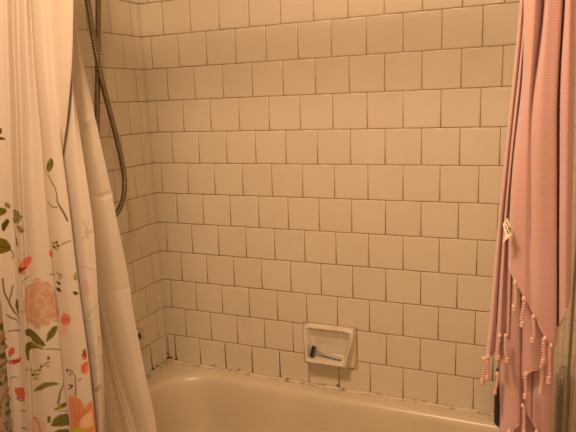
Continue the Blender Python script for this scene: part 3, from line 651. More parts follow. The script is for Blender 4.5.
    ('line', [(0.3173, 0.9324), (0.3156, 0.9397), (0.3173, 0.9469), (0.3190, 0.9523), (0.3275, 0.9595)], (204,132,94), 0.00119),
    ('line', [(0.3293, 0.9649), (0.3344, 0.9739), (0.3412, 0.9793), (0.3480, 0.9811), (0.3548, 0.9829)], (178,98,62), 0.00119),
    ('line', [(0.3600, 0.9865), (0.3651, 0.9865), (0.3685, 0.9847), (0.3719, 0.9775), (0.3736, 0.9739)], (204,132,94), 0.00119),
    ('line', [(0.3770, 0.9703), (0.3787, 0.9667), (0.3804, 0.9595), (0.3804, 0.9505), (0.3787, 0.9451)], (178,98,62), 0.00119),
    ('line', [(0.3787, 0.9397), (0.3787, 0.9324), (0.3753, 0.9270), (0.3736, 0.9234), (0.3685, 0.9198)], (204,132,94), 0.00119),
    ('line', [(0.3668, 0.9162), (0.3634, 0.9108), (0.3583, 0.9108), (0.3531, 0.9126), (0.3463, 0.9126)], (178,98,62), 0.00119),
    ('line', [(0.3073, 0.9379), (0.3003, 0.9433), (0.3003, 0.9523), (0.3073, 0.9595), (0.3122, 0.9649)], (204,132,94), 0.00119),
    ('line', [(0.3139, 0.9703), (0.3156, 0.9775), (0.3224, 0.9829), (0.3327, 0.9865), (0.3412, 0.9901)], (178,98,62), 0.00119),
    ('line', [(0.3463, 0.9955), (0.3531, 1.0009), (0.3600, 1.0027), (0.3651, 0.9991), (0.3702, 0.9937)], (204,132,94), 0.00119),
    ('line', [(0.3719, 0.9955), (0.3770, 0.9937), (0.3804, 0.9883), (0.3838, 0.9811), (0.3872, 0.9739)], (178,98,62), 0.00119),
    ('line', [(0.4026, 0.9757), (0.4094, 0.9703), (0.4128, 0.9649), (0.4108, 0.9559), (0.4060, 0.9487)], (204,132,94), 0.00119),
    ('line', [(0.4043, 0.9415), (0.3992, 0.9324), (0.3856, 0.9216), (0.3804, 0.9162), (0.3770, 0.9126)], (178,98,62), 0.00119),
    ('line', [(0.3736, 0.9072), (0.3719, 0.9018), (0.3685, 0.8982), (0.3634, 0.8982), (0.3583, 0.9000)], (204,132,94), 0.00119),
    ('line', [(0.3531, 0.8964), (0.3463, 0.8946), (0.3378, 0.8928), (0.3310, 0.8964), (0.3241, 0.9018)], (178,98,62), 0.00119),
    ('line', [(0.3190, 0.9018), (0.3139, 0.9072), (0.3105, 0.9162), (0.3073, 0.9252), (0.3071, 0.9324)], (204,132,94), 0.00119),
    ('poly', [(0.4538, 0.9252), (0.4538, 0.9216), (0.4535, 0.9180), (0.4504, 0.9144), (0.4470, 0.9126), (0.4436, 0.9108), (0.4401, 0.9108), (0.4367, 0.9072), (0.4333, 0.9054), (0.4299, 0.9054), (0.4265, 0.9054), (0.4231, 0.9072), (0.4231, 0.9108), (0.4180, 0.9108), (0.4180, 0.9126), (0.4163, 0.9162), (0.4180, 0.9198), (0.4231, 0.9234), (0.4265, 0.9252), (0.4265, 0.9288), (0.4299, 0.9324), (0.4333, 0.9361), (0.4384, 0.9379), (0.4418, 0.9361), (0.4436, 0.9342), (0.4487, 0.9361), (0.4504, 0.9342), (0.4535, 0.9324), (0.4538, 0.9306), (0.4538, 0.9270)], (206,98,70), 1),
    ('poly', [(0.4197, 0.9018), (0.4401, 0.9054), (0.4367, 0.8892), (0.4231, 0.8784), (0.4128, 0.8838)], (224,124,96), 0.9),
    ('line', [(0.4265, 0.9216), (0.4401, 0.9216), (0.4535, 0.9234)], (196,66,52), 0.00153),
    ('line', [(0.4282, 0.9108), (0.4436, 0.9288)], (196,66,52), 0.00119),
    ('line', [(0.2286, 0.9955), (0.2303, 0.9613), (0.2422, 0.9288), (0.2508, 0.9054), (0.2713, 0.8946)], (78,52,8), 0.00204),
    ('line', [(0.2491, 0.9757), (0.2440, 0.9505), (0.2405, 0.9324)], (78,52,8), 0.00153),
    ('poly', [(0.2542, 0.9433), (0.2678, 0.9415), (0.2695, 0.9216), (0.2695, 0.9000), (0.2508, 0.9180)], (104,76,26), 1),
    ('line', [(0.3241, 1.0063), (0.3122, 1.0009), (0.3003, 0.9919), (0.2985, 0.9757)], (104,76,26), 0.00136),
    ('line', [(0.2337, 0.9036), (0.2457, 0.8928), (0.2695, 0.8802)], (78,52,8), 0.00187),
    ('line', [(0.2337, 0.8604), (0.2730, 0.8640)], (78,52,8), 0.0017),
    ('line', [(0.2781, 0.9162), (0.3105, 0.9234)], (104,76,26), 0.00136),
    ('poly', [(0.3003, 0.8748), (0.3122, 0.8802), (0.3224, 0.8766), (0.3429, 0.8730), (0.3531, 0.8658), (0.3617, 0.8568), (0.3651, 0.8442), (0.3531, 0.8442), (0.3293, 0.8460), (0.3139, 0.8604)], (104,76,26), 1),
    ('poly', [(0.3651, 0.8514), (0.3668, 0.8640), (0.3685, 0.8766), (0.3804, 0.8928), (0.3890, 0.8910), (0.3856, 0.8802), (0.3787, 0.8676), (0.3719, 0.8604)], (104,76,26), 1),
    ('poly', [(0.3073, 0.8460), (0.3200, 0.8442), (0.3514, 0.8442), (0.3651, 0.8370), (0.3514, 0.8370), (0.3344, 0.8316), (0.3139, 0.8244), (0.3122, 0.8136), (0.3139, 0.7974), (0.3020, 0.8064), (0.2968, 0.8154), (0.2951, 0.8280)], (108,73,6), 1),
    ('line', [(0.3173, 0.8388), (0.3514, 0.8406), (0.3651, 0.8370)], (150,132,60), 0.00102),
    ('line', [(0.3651, 0.8370), (0.3719, 0.8370), (0.3804, 0.8352)], (88,54,14), 0.0017),
    ('line', [(0.3804, 0.8352), (0.4043, 0.8352), (0.4060, 0.8262)], (88,54,14), 0.0017),
    ('line', [(0.4077, 0.8208), (0.4077, 0.7920), (0.3941, 0.7614), (0.3804, 0.7272), (0.3753, 0.6966)], (88,54,14), 0.0017),
    ('poly', [(0.2303, 0.8100), (0.2407, 0.8190), (0.2474, 0.8154), (0.2457, 0.8010), (0.2320, 0.7920)], (196,74,44), 1),
    ('poly', [(0.2303, 0.7866), (0.2474, 0.7848), (0.2678, 0.7992), (0.2576, 0.7794), (0.2422, 0.7722), (0.2303, 0.7758)], (165,44,36), 1),
    ('poly', [(0.2303, 0.7830), (0.2440, 0.7812), (0.2405, 0.7722), (0.2303, 0.7758)], (205,92,66), 1),
    ('poly', [(0.3651, 0.8190), (0.3685, 0.8208), (0.3685, 0.8082), (0.3668, 0.8082)], (78,52,8), 1),
    ('poly', [(0.3668, 0.8028), (0.3719, 0.8064), (0.3685, 0.8010)], (78,52,8), 1),
    ('poly', [(0.3617, 0.7938), (0.3685, 0.7974), (0.3668, 0.7920)], (78,52,8), 1),
    ('line', [(0.3514, 0.7884), (0.3565, 0.7938), (0.3668, 0.8046)], (78,52,8), 0.00136),
    ('poly', [(0.3497, 0.7974), (0.3531, 0.7938), (0.3514, 0.7866), (0.3480, 0.7902)], (78,52,8), 1),
    ('poly', [(0.3122, 0.7758), (0.3156, 0.7776), (0.3190, 0.7722), (0.3156, 0.7686)], (146,110,14), 1),
    ('poly', [(0.3173, 0.7686), (0.3275, 0.7740), (0.3327, 0.7722), (0.3258, 0.7632)], (146,110,14), 1),
    ('poly', [(0.3310, 0.7740), (0.3395, 0.7812), (0.3446, 0.7794), (0.3395, 0.7722)], (146,110,14), 1),
    ('poly', [(0.3429, 0.7794), (0.3480, 0.7866), (0.3531, 0.7830), (0.3480, 0.7776)], (102,70,6), 1),
    ('poly', [(0.3139, 0.7614), (0.3190, 0.7632), (0.3293, 0.7614), (0.3190, 0.7524)], (102,70,6), 1),
    ('poly', [(0.3258, 0.7596), (0.3361, 0.7686), (0.3412, 0.7668), (0.3344, 0.7578)], (146,110,14), 1),
    ('poly', [(0.3395, 0.7686), (0.3446, 0.7740), (0.3497, 0.7722), (0.3429, 0.7650)], (146,110,14), 1),
    ('poly', [(0.3173, 0.7488), (0.3224, 0.7524), (0.3310, 0.7506), (0.3224, 0.7434)], (146,110,14), 1),
    ('poly', [(0.3293, 0.7524), (0.3378, 0.7596), (0.3412, 0.7578), (0.3361, 0.7506)], (146,110,14), 1),
    ('line', [(0.2985, 0.7812), (0.3073, 0.7776), (0.2968, 0.7722), (0.2900, 0.7722), (0.2985, 0.7812)], (102,70,6), 0.00136),
    ('line', [(0.2320, 0.7380), (0.2407, 0.7398), (0.2474, 0.7398)], (102,70,6), 0.0017),
    ('poly', [(0.3139, 0.7110), (0.3258, 0.7218), (0.3429, 0.7398), (0.3571, 0.7524), (0.3668, 0.7542), (0.3753, 0.7524), (0.3821, 0.7488), (0.3736, 0.7452), (0.3634, 0.7416), (0.3429, 0.7254)], (118,88,34), 1),
    ('poly', [(0.2422, 0.7092), (0.2508, 0.7110), (0.2730, 0.7182), (0.2781, 0.7038), (0.2730, 0.6822), (0.2508, 0.6786), (0.2457, 0.6876)], (196,74,44), 1),
    ('line', [(0.2457, 0.6840), (0.2508, 0.6750), (0.2730, 0.6804)], (128,30,20), 0.0017),
    ('line', [(0.2525, 0.6480), (0.2764, 0.6552)], (132,92,52), 0.00221),
    ('line', [(0.2525, 0.5993), (0.2798, 0.6101)], (132,92,52), 0.00255),
    ('poly', [(0.2917, 0.6245), (0.3139, 0.6444), (0.3395, 0.6498), (0.3565, 0.6426), (0.3565, 0.6011), (0.2815, 0.5795)], (206,132,104), 0.75),
    ('line', [(0.3156, 0.6462), (0.3293, 0.6354), (0.3361, 0.6264), (0.3378, 0.6029)], (176,62,48), 0.00238),
    ('poly', [(0.3583, 0.6624), (0.3634, 0.6660), (0.3651, 0.6552), (0.3600, 0.6444)], (104,76,26), 1),
    ('poly', [(0.3634, 0.6390), (0.3668, 0.6534), (0.3719, 0.6642), (0.3770, 0.6696), (0.3821, 0.6714), (0.4077, 0.6768), (0.4094, 0.6678), (0.4060, 0.6480), (0.3753, 0.6372)], (104,80,28), 1),
    ('poly', [(0.3685, 0.6300), (0.3941, 0.6336), (0.3924, 0.6065), (0.3668, 0.6029)], (104,76,26), 1),
    ('poly', [(0.3685, 0.6786), (0.3736, 0.6894), (0.3770, 0.6948), (0.3838, 0.7002), (0.4043, 0.7056), (0.3821, 0.6858), (0.3753, 0.6822)], (108,73,6), 1),
    ('poly', [(0.3719, 0.6840), (0.3804, 0.6930), (0.3770, 0.6840)], (160,134,40), 1),
    ('line', [(0.3753, 0.6786), (0.3821, 0.6786), (0.4060, 0.6840)], (88,54,14), 0.00136),
    ('line', [(0.4248, 0.7974), (0.4350, 0.8010), (0.4436, 0.7992), (0.4504, 0.7902), (0.4487, 0.7668), (0.4436, 0.7398)], (78,52,8), 0.0017),
    ('poly', [(0.4231, 0.8010), (0.4282, 0.8010), (0.4265, 0.7902), (0.4214, 0.7938)], (78,52,8), 1),
    ('poly', [(0.4299, 0.7848), (0.4350, 0.7920), (0.4418, 0.7992), (0.4350, 0.7866)], (78,52,8), 1),
    ('poly', [(0.4535, 0.7776), (0.4572, 0.7830), (0.4623, 0.7884), (0.4589, 0.7812)], (78,52,8), 1),
    ('poly', [(0.4197, 0.7596), (0.4316, 0.7650), (0.4436, 0.7650), (0.4333, 0.7596)], (78,52,8), 1),
    ('poly', [(0.4214, 0.7470), (0.4299, 0.7578), (0.4418, 0.7650), (0.4316, 0.7524)], (78,52,8), 1),
    ('poly', [(0.4657, 0.8442), (0.4674, 0.8532), (0.4708, 0.8568), (0.4726, 0.8532), (0.4708, 0.8298), (0.4657, 0.8316), (0.4640, 0.8370)], (150,40,28), 1),
    ('poly', [(0.4640, 0.8370), (0.4674, 0.8406), (0.4708, 0.8334), (0.4657, 0.8298)], (205,84,54), 1),
    ('poly', [(0.4606, 0.8064), (0.4623, 0.8190), (0.4674, 0.8262), (0.4726, 0.8280), (0.4726, 0.8064), (0.4674, 0.7956), (0.4623, 0.7992)], (212,100,66), 1),
    ('line', [(0.4640, 0.8028), (0.4657, 0.8154), (0.4708, 0.8244)], (182,66,40), 0.00136),
    ('poly', [(0.4197, 0.7290), (0.4299, 0.7362), (0.4453, 0.7380), (0.4555, 0.7362), (0.4589, 0.7290), (0.4606, 0.7182), (0.4606, 0.7146), (0.4657, 0.7254), (0.4708, 0.7326), (0.4726, 0.7272), (0.4743, 0.7038), (0.4760, 0.6732), (0.4777, 0.6426), (0.4726, 0.6191), (0.4077, 0.5975), (0.4128, 0.6678)], (208,112,62), 1),
    ('poly', [(0.4418, 0.6606), (0.4453, 0.6768), (0.4572, 0.6930), (0.4691, 0.7092), (0.4708, 0.7020), (0.4708, 0.6750), (0.4640, 0.6660), (0.4555, 0.6624)], (226,146,94), 1),
    ('line', [(0.4316, 0.7254), (0.4367, 0.7038), (0.4350, 0.6678)], (196,92,50), 0.00136),
    ('line', [(0.4504, 0.7308), (0.4535, 0.7110), (0.4401, 0.6750)], (196,92,50), 0.00136),
    ('line', [(0.4606, 0.7128), (0.4555, 0.6984), (0.4436, 0.6786)], (196,92,50), 0.00136),
    ('line', [(0.4708, 0.7254), (0.4640, 0.7074), (0.4555, 0.6912)], (196,92,50), 0.00136),
    ('poly', [(0.4163, 0.6426), (0.4316, 0.6552), (0.4504, 0.6624), (0.4589, 0.6570), (0.4589, 0.6191), (0.4094, 0.5993)], (196,140,34), 1),
    ('line', [(0.5715, 1.1197), (0.5749, 1.1143), (0.5800, 1.1161)], (176,134,92), 0.00153),
    ('line', [(0.5664, 1.1017), (0.5732, 1.1089), (0.5800, 1.1215)], (176,134,92), 0.00153),
    ('line', [(0.5579, 1.0387), (0.5681, 1.0405), (0.5800, 1.0315)], (176,134,92), 0.00153),
    ('line', [(0.5715, 1.1395), (0.5749, 1.1251), (0.5749, 1.1035)], (176,134,92), 0.00153),
    ('line', [(0.5800, 0.9523), (0.5693, 0.9379), (0.5561, 0.9216)], (176,134,92), 0.00153),
    ('line', [(0.4811, 0.8964), (0.5630, 0.9144), (0.5766, 0.9234)], (176,134,92), 0.00153),
    ('line', [(0.4811, 0.8442), (0.5664, 0.8370), (0.5783, 0.8280)], (176,134,92), 0.00153),
    ('line', [(0.5800, 0.8208), (0.5681, 0.8028), (0.4811, 0.7884)], (176,134,92), 0.00153),
    ('line', [(0.4811, 0.8964), (0.4811, 0.8784)], (176,134,92), 0.00153),
    ('poly', [(0.4726, 0.7470), (0.5527, 0.7452), (0.5664, 0.7596), (0.5766, 0.7668), (0.5732, 0.7542), (0.5596, 0.7416)], (150,118,70), 0.8),
    ('poly', [(0.5579, 1.0063), (0.5647, 1.0153), (0.5732, 1.0009), (0.5732, 0.9829), (0.5664, 0.9721), (0.5596, 0.9829)], (206,128,100), 0.6),
    ('poly', [(0.4794, 0.7020), (0.5630, 0.7002), (0.5732, 0.6912), (0.5715, 0.6732), (0.4794, 0.6822)], (212,136,108), 0.6),
    ('line', [(0.5766, 0.8802), (0.5800, 0.8748), (0.5766, 0.8658)], (166,126,84), 0.00153),
    ('poly', [(0.1007, 0.9288), (0.2184, 0.9180), (0.2150, 0.8280), (0.2150, 0.7236), (0.2181, 0.5957), (0.2286, 0.4841), (0.0239, 0.4481)], (158,112,72), 0.85),  # tan fill over the left fold strip: its shade put into the cloth colour
    ('poly', [(0.1160, 0.8676), (0.1211, 0.8712), (0.2201, 0.8820), (0.1211, 0.8604)], (170,86,56), 0.85),
    ('poly', [(0.1143, 0.8622), (0.1211, 0.8676), (0.2150, 0.8748), (0.1228, 0.8514)], (78,52,8), 0.85),
    ('poly', [(0.1024, 0.8622), (0.1126, 0.8676), (0.1228, 0.8568), (0.1126, 0.8496)], (78,52,8), 0.85),
    ('poly', [(0.1160, 0.8532), (0.1211, 0.8568), (0.2201, 0.8676), (0.1211, 0.8460)], (104,76,26), 0.85),
    ('poly', [(0.0989, 0.8550), (0.1092, 0.8604), (0.1194, 0.8496), (0.1092, 0.8424)], (78,52,8), 0.85),
    ('poly', [(0.1211, 0.8424), (0.2201, 0.8640), (0.2201, 0.8586), (0.2201, 0.8568)], (170,86,56), 0.85),
    ('poly', [(0.1194, 0.8478), (0.2201, 0.8712), (0.2286, 0.8604), (0.2201, 0.8550)], (132,92,52), 0.85),
    ('poly', [(0.1160, 0.8406), (0.2201, 0.8640), (0.2269, 0.8532), (0.2201, 0.8460)], (150,100,46), 0.85),
    ('poly', [(0.1092, 0.8334), (0.1160, 0.8388), (0.2201, 0.8460), (0.1177, 0.8226)], (170,86,56), 0.85),
    ('poly', [(0.1228, 0.8316), (0.2150, 0.8550), (0.2320, 0.8442), (0.2235, 0.8388)], (102,70,6), 0.85),
    ('poly', [(0.1143, 0.8316), (0.1194, 0.8352), (0.2201, 0.8478), (0.1194, 0.8244)], (150,100,46), 0.85),
    ('poly', [(0.1177, 0.8244), (0.1228, 0.8262), (0.2184, 0.8388), (0.1228, 0.8154)], (170,86,56), 0.85),
    ('poly', [(0.1143, 0.8172), (0.1211, 0.8208), (0.2201, 0.8316), (0.1211, 0.8064)], (78,52,8), 0.85),
    ('poly', [(0.1228, 0.8154), (0.2201, 0.8388), (0.2303, 0.8280), (0.2181, 0.8226)], (102,70,6), 0.85),
    ('poly', [(0.2201, 0.8280), (0.2252, 0.8316), (0.2320, 0.8208), (0.2132, 0.8154)], (104,76,26), 0.85),
    ('poly', [(0.1041, 0.8064), (0.1126, 0.8118), (0.1211, 0.8028), (0.1126, 0.7974)], (170,86,56), 0.85),
    ('poly', [(0.1211, 0.8028), (0.1245, 0.8046), (0.2184, 0.8190), (0.1262, 0.7956)], (170,86,56), 0.85),
    ('poly', [(0.0960, 0.8046), (0.1041, 0.8082), (0.1143, 0.7992), (0.1041, 0.7956)], (150,100,46), 0.85),
    ('poly', [(0.0887, 0.7920), (0.1007, 0.7992), (0.1143, 0.7884), (0.1024, 0.7812)], (78,52,8), 0.85),
    ('poly', [(0.0887, 0.7884), (0.0989, 0.7938), (0.1075, 0.7866), (0.0989, 0.7812)], (78,52,8), 0.85),
    ('poly', [(0.0870, 0.7848), (0.0989, 0.7902), (0.1109, 0.7812), (0.0989, 0.7758)], (102,70,6), 0.85),
    ('poly', [(0.1126, 0.7866), (0.1211, 0.7902), (0.2201, 0.8028), (0.1211, 0.7758)], (132,92,52), 0.85),
    ('poly', [(0.2201, 0.8010), (0.2150, 0.8028), (0.2303, 0.7956), (0.2252, 0.7920)], (102,70,6), 0.85),
    ('poly', [(0.1075, 0.7830), (0.1177, 0.7884), (0.2201, 0.7974), (0.1194, 0.7686)], (78,52,8), 0.85),
    ('poly', [(0.0972, 0.7776), (0.1075, 0.7812), (0.1177, 0.7722), (0.1075, 0.7668)], (132,92,52), 0.85),
    ('poly', [(0.1245, 0.7704), (0.2184, 0.7974), (0.2320, 0.7848), (0.2181, 0.7794)], (78,52,8), 0.85),
    ('poly', [(0.1245, 0.7650), (0.2201, 0.7902), (0.2269, 0.7830), (0.2201, 0.7794)], (170,86,56), 0.85),
    ('poly', [(0.0836, 0.7596), (0.0972, 0.7668), (0.1126, 0.7560), (0.0972, 0.7488)], (170,86,56), 0.85),
    ('poly', [(0.1126, 0.7614), (0.1211, 0.7650), (0.2184, 0.7758), (0.1211, 0.7488)], (132,92,52), 0.85),
    ('poly', [(0.0972, 0.7542), (0.1058, 0.7578), (0.1143, 0.7506), (0.1058, 0.7470)], (132,92,52), 0.85),
    ('poly', [(0.1041, 0.7560), (0.1126, 0.7596), (0.1211, 0.7506), (0.1126, 0.7452)], (102,70,6), 0.85),
    ('poly', [(0.1143, 0.7470), (0.1194, 0.7488), (0.1262, 0.7416), (0.1194, 0.7398)], (150,100,46), 0.85),
    ('poly', [(0.1041, 0.7416), (0.1143, 0.7452), (0.1245, 0.7344), (0.1143, 0.7290)], (132,92,52), 0.85),
    ('poly', [(0.0955, 0.7380), (0.1041, 0.7416), (0.1143, 0.7326), (0.1041, 0.7272)], (170,86,56), 0.85),
    ('poly', [(0.1126, 0.7398), (0.1211, 0.7452), (0.2201, 0.7560), (0.1228, 0.7254)], (132,92,52), 0.85),
    ('poly', [(0.0938, 0.7290), (0.1041, 0.7344), (0.1160, 0.7236), (0.1041, 0.7200)], (104,76,26), 0.85),
    ('poly', [(0.0972, 0.7272), (0.1058, 0.7326), (0.1143, 0.7236), (0.1058, 0.7200)], (170,86,56), 0.85),
    ('poly', [(0.1228, 0.7218), (0.1262, 0.7254), (0.2201, 0.7434), (0.1279, 0.7146)], (102,70,6), 0.85),
    ('poly', [(0.1177, 0.7110), (0.1211, 0.7146), (0.1279, 0.7074), (0.1228, 0.7038)], (170,86,56), 0.85),
    ('poly', [(0.1211, 0.7146), (0.1279, 0.7182), (0.2201, 0.7362), (0.1279, 0.7074)], (104,76,26), 0.85),
    ('poly', [(0.1160, 0.7056), (0.1194, 0.7092), (0.1262, 0.7020), (0.1194, 0.7002)], (170,86,56), 0.85),
    ('poly', [(0.0904, 0.7092), (0.1041, 0.7146), (0.1177, 0.7038), (0.1041, 0.6966)], (78,52,8), 0.85),
    ('poly', [(0.2201, 0.7200), (0.2201, 0.7236), (0.2269, 0.7164), (0.2201, 0.7146)], (150,100,46), 0.85),
    ('poly', [(0.1228, 0.6948), (0.2201, 0.7236), (0.2269, 0.7146), (0.2201, 0.7110)], (104,76,26), 0.85),
    ('poly', [(0.0682, 0.6894), (0.0819, 0.6984), (0.1007, 0.6876), (0.0819, 0.6786)], (132,92,52), 0.85),
    ('poly', [(0.1228, 0.6840), (0.1279, 0.6858), (0.2181, 0.7056), (0.1279, 0.6768)], (132,92,52), 0.85),
    ('poly', [(0.1228, 0.6840), (0.1279, 0.6876), (0.2201, 0.7074), (0.1279, 0.6786)], (170,86,56), 0.85),
    ('poly', [(0.0785, 0.6822), (0.0870, 0.6876), (0.0989, 0.6804), (0.0870, 0.6750)], (132,92,52), 0.85),
    ('poly', [(0.1109, 0.6768), (0.1177, 0.6804), (0.1262, 0.6714), (0.1177, 0.6678)], (170,86,56), 0.85),
    ('poly', [(0.1262, 0.6714), (0.2201, 0.7002), (0.2252, 0.6948), (0.2201, 0.6912)], (102,70,6), 0.85),
    ('poly', [(0.1194, 0.6678), (0.1262, 0.6732), (0.2167, 0.6894), (0.1279, 0.6570)], (170,86,56), 0.85),
    ('poly', [(0.1228, 0.6642), (0.2201, 0.6966), (0.2320, 0.6840), (0.2201, 0.6786)], (104,76,26), 0.85),
    ('poly', [(0.0955, 0.6678), (0.1075, 0.6732), (0.1194, 0.6606), (0.1075, 0.6552)], (150,100,46), 0.85),
    ('poly', [(0.0853, 0.6570), (0.0955, 0.6606), (0.1058, 0.6534), (0.0960, 0.6498)], (104,76,26), 0.85),
    ('poly', [(0.1177, 0.6480), (0.1279, 0.6534), (0.2286, 0.6678), (0.1279, 0.6336)], (102,70,6), 0.85),
    ('poly', [(0.0631, 0.6444), (0.0751, 0.6516), (0.0938, 0.6426), (0.0768, 0.6336)], (150,100,46), 0.85),
    ('poly', [(0.0734, 0.6444), (0.0853, 0.6516), (0.1041, 0.6408), (0.0870, 0.6336)], (78,52,8), 0.85),
    ('poly', [(0.0614, 0.6390), (0.0734, 0.6462), (0.0887, 0.6372), (0.0734, 0.6282)], (104,76,26), 0.85),
    ('poly', [(0.0836, 0.6354), (0.0887, 0.6390), (0.0972, 0.6336), (0.0887, 0.6300)], (170,86,56), 0.85),
    ('poly', [(0.1228, 0.6318), (0.2201, 0.6642), (0.2286, 0.6534), (0.2201, 0.6498)], (132,92,52), 0.85),
    ('poly', [(0.1262, 0.6300), (0.2201, 0.6624), (0.2303, 0.6516), (0.2201, 0.6498)], (102,70,6), 0.85),
    ('poly', [(0.0751, 0.6264), (0.0836, 0.6318), (0.0989, 0.6227), (0.0853, 0.6173)], (102,70,6), 0.85),
    ('poly', [(0.1126, 0.6245), (0.1245, 0.6282), (0.2201, 0.6462), (0.1245, 0.6083)], (104,76,26), 0.85),
    ('poly', [(0.0580, 0.6101), (0.0682, 0.6173), (0.0819, 0.6083), (0.0699, 0.6011)], (78,52,8), 0.85),
    ('poly', [(0.0819, 0.6173), (0.0887, 0.6209), (0.1007, 0.6137), (0.0904, 0.6101)], (170,86,56), 0.85),
    ('poly', [(0.0631, 0.6047), (0.0717, 0.6101), (0.0819, 0.6047), (0.0717, 0.5993)], (102,70,6), 0.85),
    ('poly', [(0.1177, 0.5975), (0.1228, 0.5993), (0.1297, 0.5921), (0.1228, 0.5903)], (102,70,6), 0.85),
    ('poly', [(0.1228, 0.6029), (0.2201, 0.6372), (0.2303, 0.6245), (0.2201, 0.6191)], (102,70,6), 0.85),
    ('poly', [(0.0972, 0.5957), (0.1041, 0.5975), (0.1126, 0.5921), (0.1058, 0.5885)], (102,70,6), 0.85),
    ('poly', [(0.1058, 0.5939), (0.1143, 0.5975), (0.1262, 0.5849), (0.1143, 0.5813)], (132,92,52), 0.85),
    ('poly', [(0.1279, 0.5849), (0.2201, 0.6209), (0.2286, 0.6119), (0.2201, 0.6083)], (104,76,26), 0.85),
    ('poly', [(0.1109, 0.5813), (0.1177, 0.5849), (0.1279, 0.5741), (0.1194, 0.5705)], (102,70,6), 0.85),
    ('poly', [(0.0580, 0.5759), (0.0665, 0.5813), (0.0802, 0.5741), (0.0682, 0.5687)], (150,100,46), 0.85),
    ('poly', [(0.0802, 0.5723), (0.0938, 0.5795), (0.1092, 0.5669), (0.0955, 0.5615)], (170,86,56), 0.85),
    ('poly', [(0.0546, 0.5633), (0.0665, 0.5705), (0.0819, 0.5633), (0.0665, 0.5543)], (150,100,46), 0.85),
    ('poly', [(0.1262, 0.5651), (0.1348, 0.5669), (0.2252, 0.5921), (0.1348, 0.5543)], (102,70,6), 0.85),
    ('poly', [(0.0938, 0.5669), (0.1058, 0.5705), (0.1194, 0.5597), (0.1075, 0.5543)], (102,70,6), 0.85),
    ('poly', [(0.0734, 0.5543), (0.0802, 0.5579), (0.0887, 0.5525), (0.0802, 0.5471)], (102,70,6), 0.85),
    ('poly', [(0.0768, 0.5507), (0.0921, 0.5579), (0.1092, 0.5453), (0.0938, 0.5381)], (132,92,52), 0.85),
    ('poly', [(0.1041, 0.5561), (0.1160, 0.5597), (0.1314, 0.5453), (0.1177, 0.5399)], (150,100,46), 0.85),
    ('poly', [(0.1194, 0.5417), (0.1297, 0.5453), (0.2181, 0.5669), (0.1314, 0.5273)], (150,100,46), 0.85),
    ('poly', [(0.0751, 0.5453), (0.0870, 0.5525), (0.1024, 0.5435), (0.0870, 0.5363)], (170,86,56), 0.85),
    ('poly', [(0.0921, 0.5345), (0.1007, 0.5381), (0.1109, 0.5309), (0.1024, 0.5273)], (78,52,8), 0.85),
    ('poly', [(0.0597, 0.5363), (0.0665, 0.5399), (0.0751, 0.5345), (0.0682, 0.5309)], (78,52,8), 0.85),
]
#@@MOTIFS
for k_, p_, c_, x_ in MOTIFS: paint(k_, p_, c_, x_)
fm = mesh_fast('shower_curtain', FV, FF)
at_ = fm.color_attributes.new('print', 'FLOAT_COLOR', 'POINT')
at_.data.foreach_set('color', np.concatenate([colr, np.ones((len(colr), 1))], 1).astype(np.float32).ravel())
uv_from(fm, FS, FZ)
mk = Mat('printed_cotton'); M_FLORAL = mk.m
ca = mk.node('ShaderNodeVertexColor', layer_name='print'); mk.link(ca.outputs['Color'], mk.b.inputs['Base Color'])
mk.set(Roughness=0.9); mk.b.inputs['Specular IOR Level'].default_value = 0.25
uvn = mk.node('ShaderNodeUVMap'); mk.bump(mk.noise(700, 2, vec=uvn.outputs[0]), 0.15, 0.0006)
def translucent(m, col_out, f):
    t = m.node('ShaderNodeBsdfTranslucent')
    if isinstance(col_out, tuple): t.inputs['Color'].default_value = (*col_out, 1)
    else: m.link(col_out, t.inputs['Color'])
    x = m.node('ShaderNodeMixShader'); x.inputs[0].default_value = f
    m.link(m.b.outputs[0], x.inputs[1]); m.link(t.outputs[0], x.inputs[2]); m.link(x.outputs[0], m.n['Material Output'].inputs['Surface'])
translucent(mk, ca.outputs['Color'], 0.12)
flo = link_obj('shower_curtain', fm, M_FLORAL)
tag(flo, 'white cotton shower curtain printed with coral and pink flowers, outside the tub on the left', 'shower curtain')

# plain inner liner, hanging inside the tub
LY = [(-60, -.738), (100, -.735), (300, -.66), (432, -.615), (520, -.575)]
def ly(d): return [(a, b + d) for a, b in LY]
LIN = [
    dict(p=[(-60, -60), (-45, 100), (0, 300), (64, 432), (88, 520)], y=ly(-.004)),
    dict(p=[(0, -60), (10, 100), (36, 300), (76, 432), (97, 520)], y=ly(-.012)),
    dict(p=[(28, -60), (42, 100), (60, 200), (74, 300), (92, 400), (98, 432), (110, 520)], y=ly(.006)),
    dict(p=[(46, -60), (58, 100), (74, 200), (88, 300), (103, 380), (113, 432), (126, 520)], y=ly(-.014)),
    dict(p=[(52, -60), (64, 100), (80, 200), (92, 300), (106, 365), (122, 432), (136, 520)], y=ly(.004)),
    dict(p=[(57, -60), (69, 100), (84, 200), (97, 300), (110, 365), (129, 432), (144, 520)], y=ly(-.010)),
    dict(p=[(60, -60), (73, 100), (88, 200), (100, 300), (114, 365), (136, 432), (150, 520)], y=ly(.010)),
    dict(p=[(63, -60), (78, 100), (92, 200), (106, 300), (121, 365), (141, 432), (155, 520)], y=ly(-.012)),
    dict(p=[(66, -60), (84, 100), (103, 200), (119, 300), (134, 365), (149, 432), (163, 520)], y=ly(-.017)),
    dict(p=[(69, -60), (72, -10), (79, 40), (86, 75), (97, 125), (104.5, 160), (115.5, 215), (125, 260), (133, 310), (144.5, 370), (153, 405), (157, 432), (171, 520)], y=ly(-.004)),
]
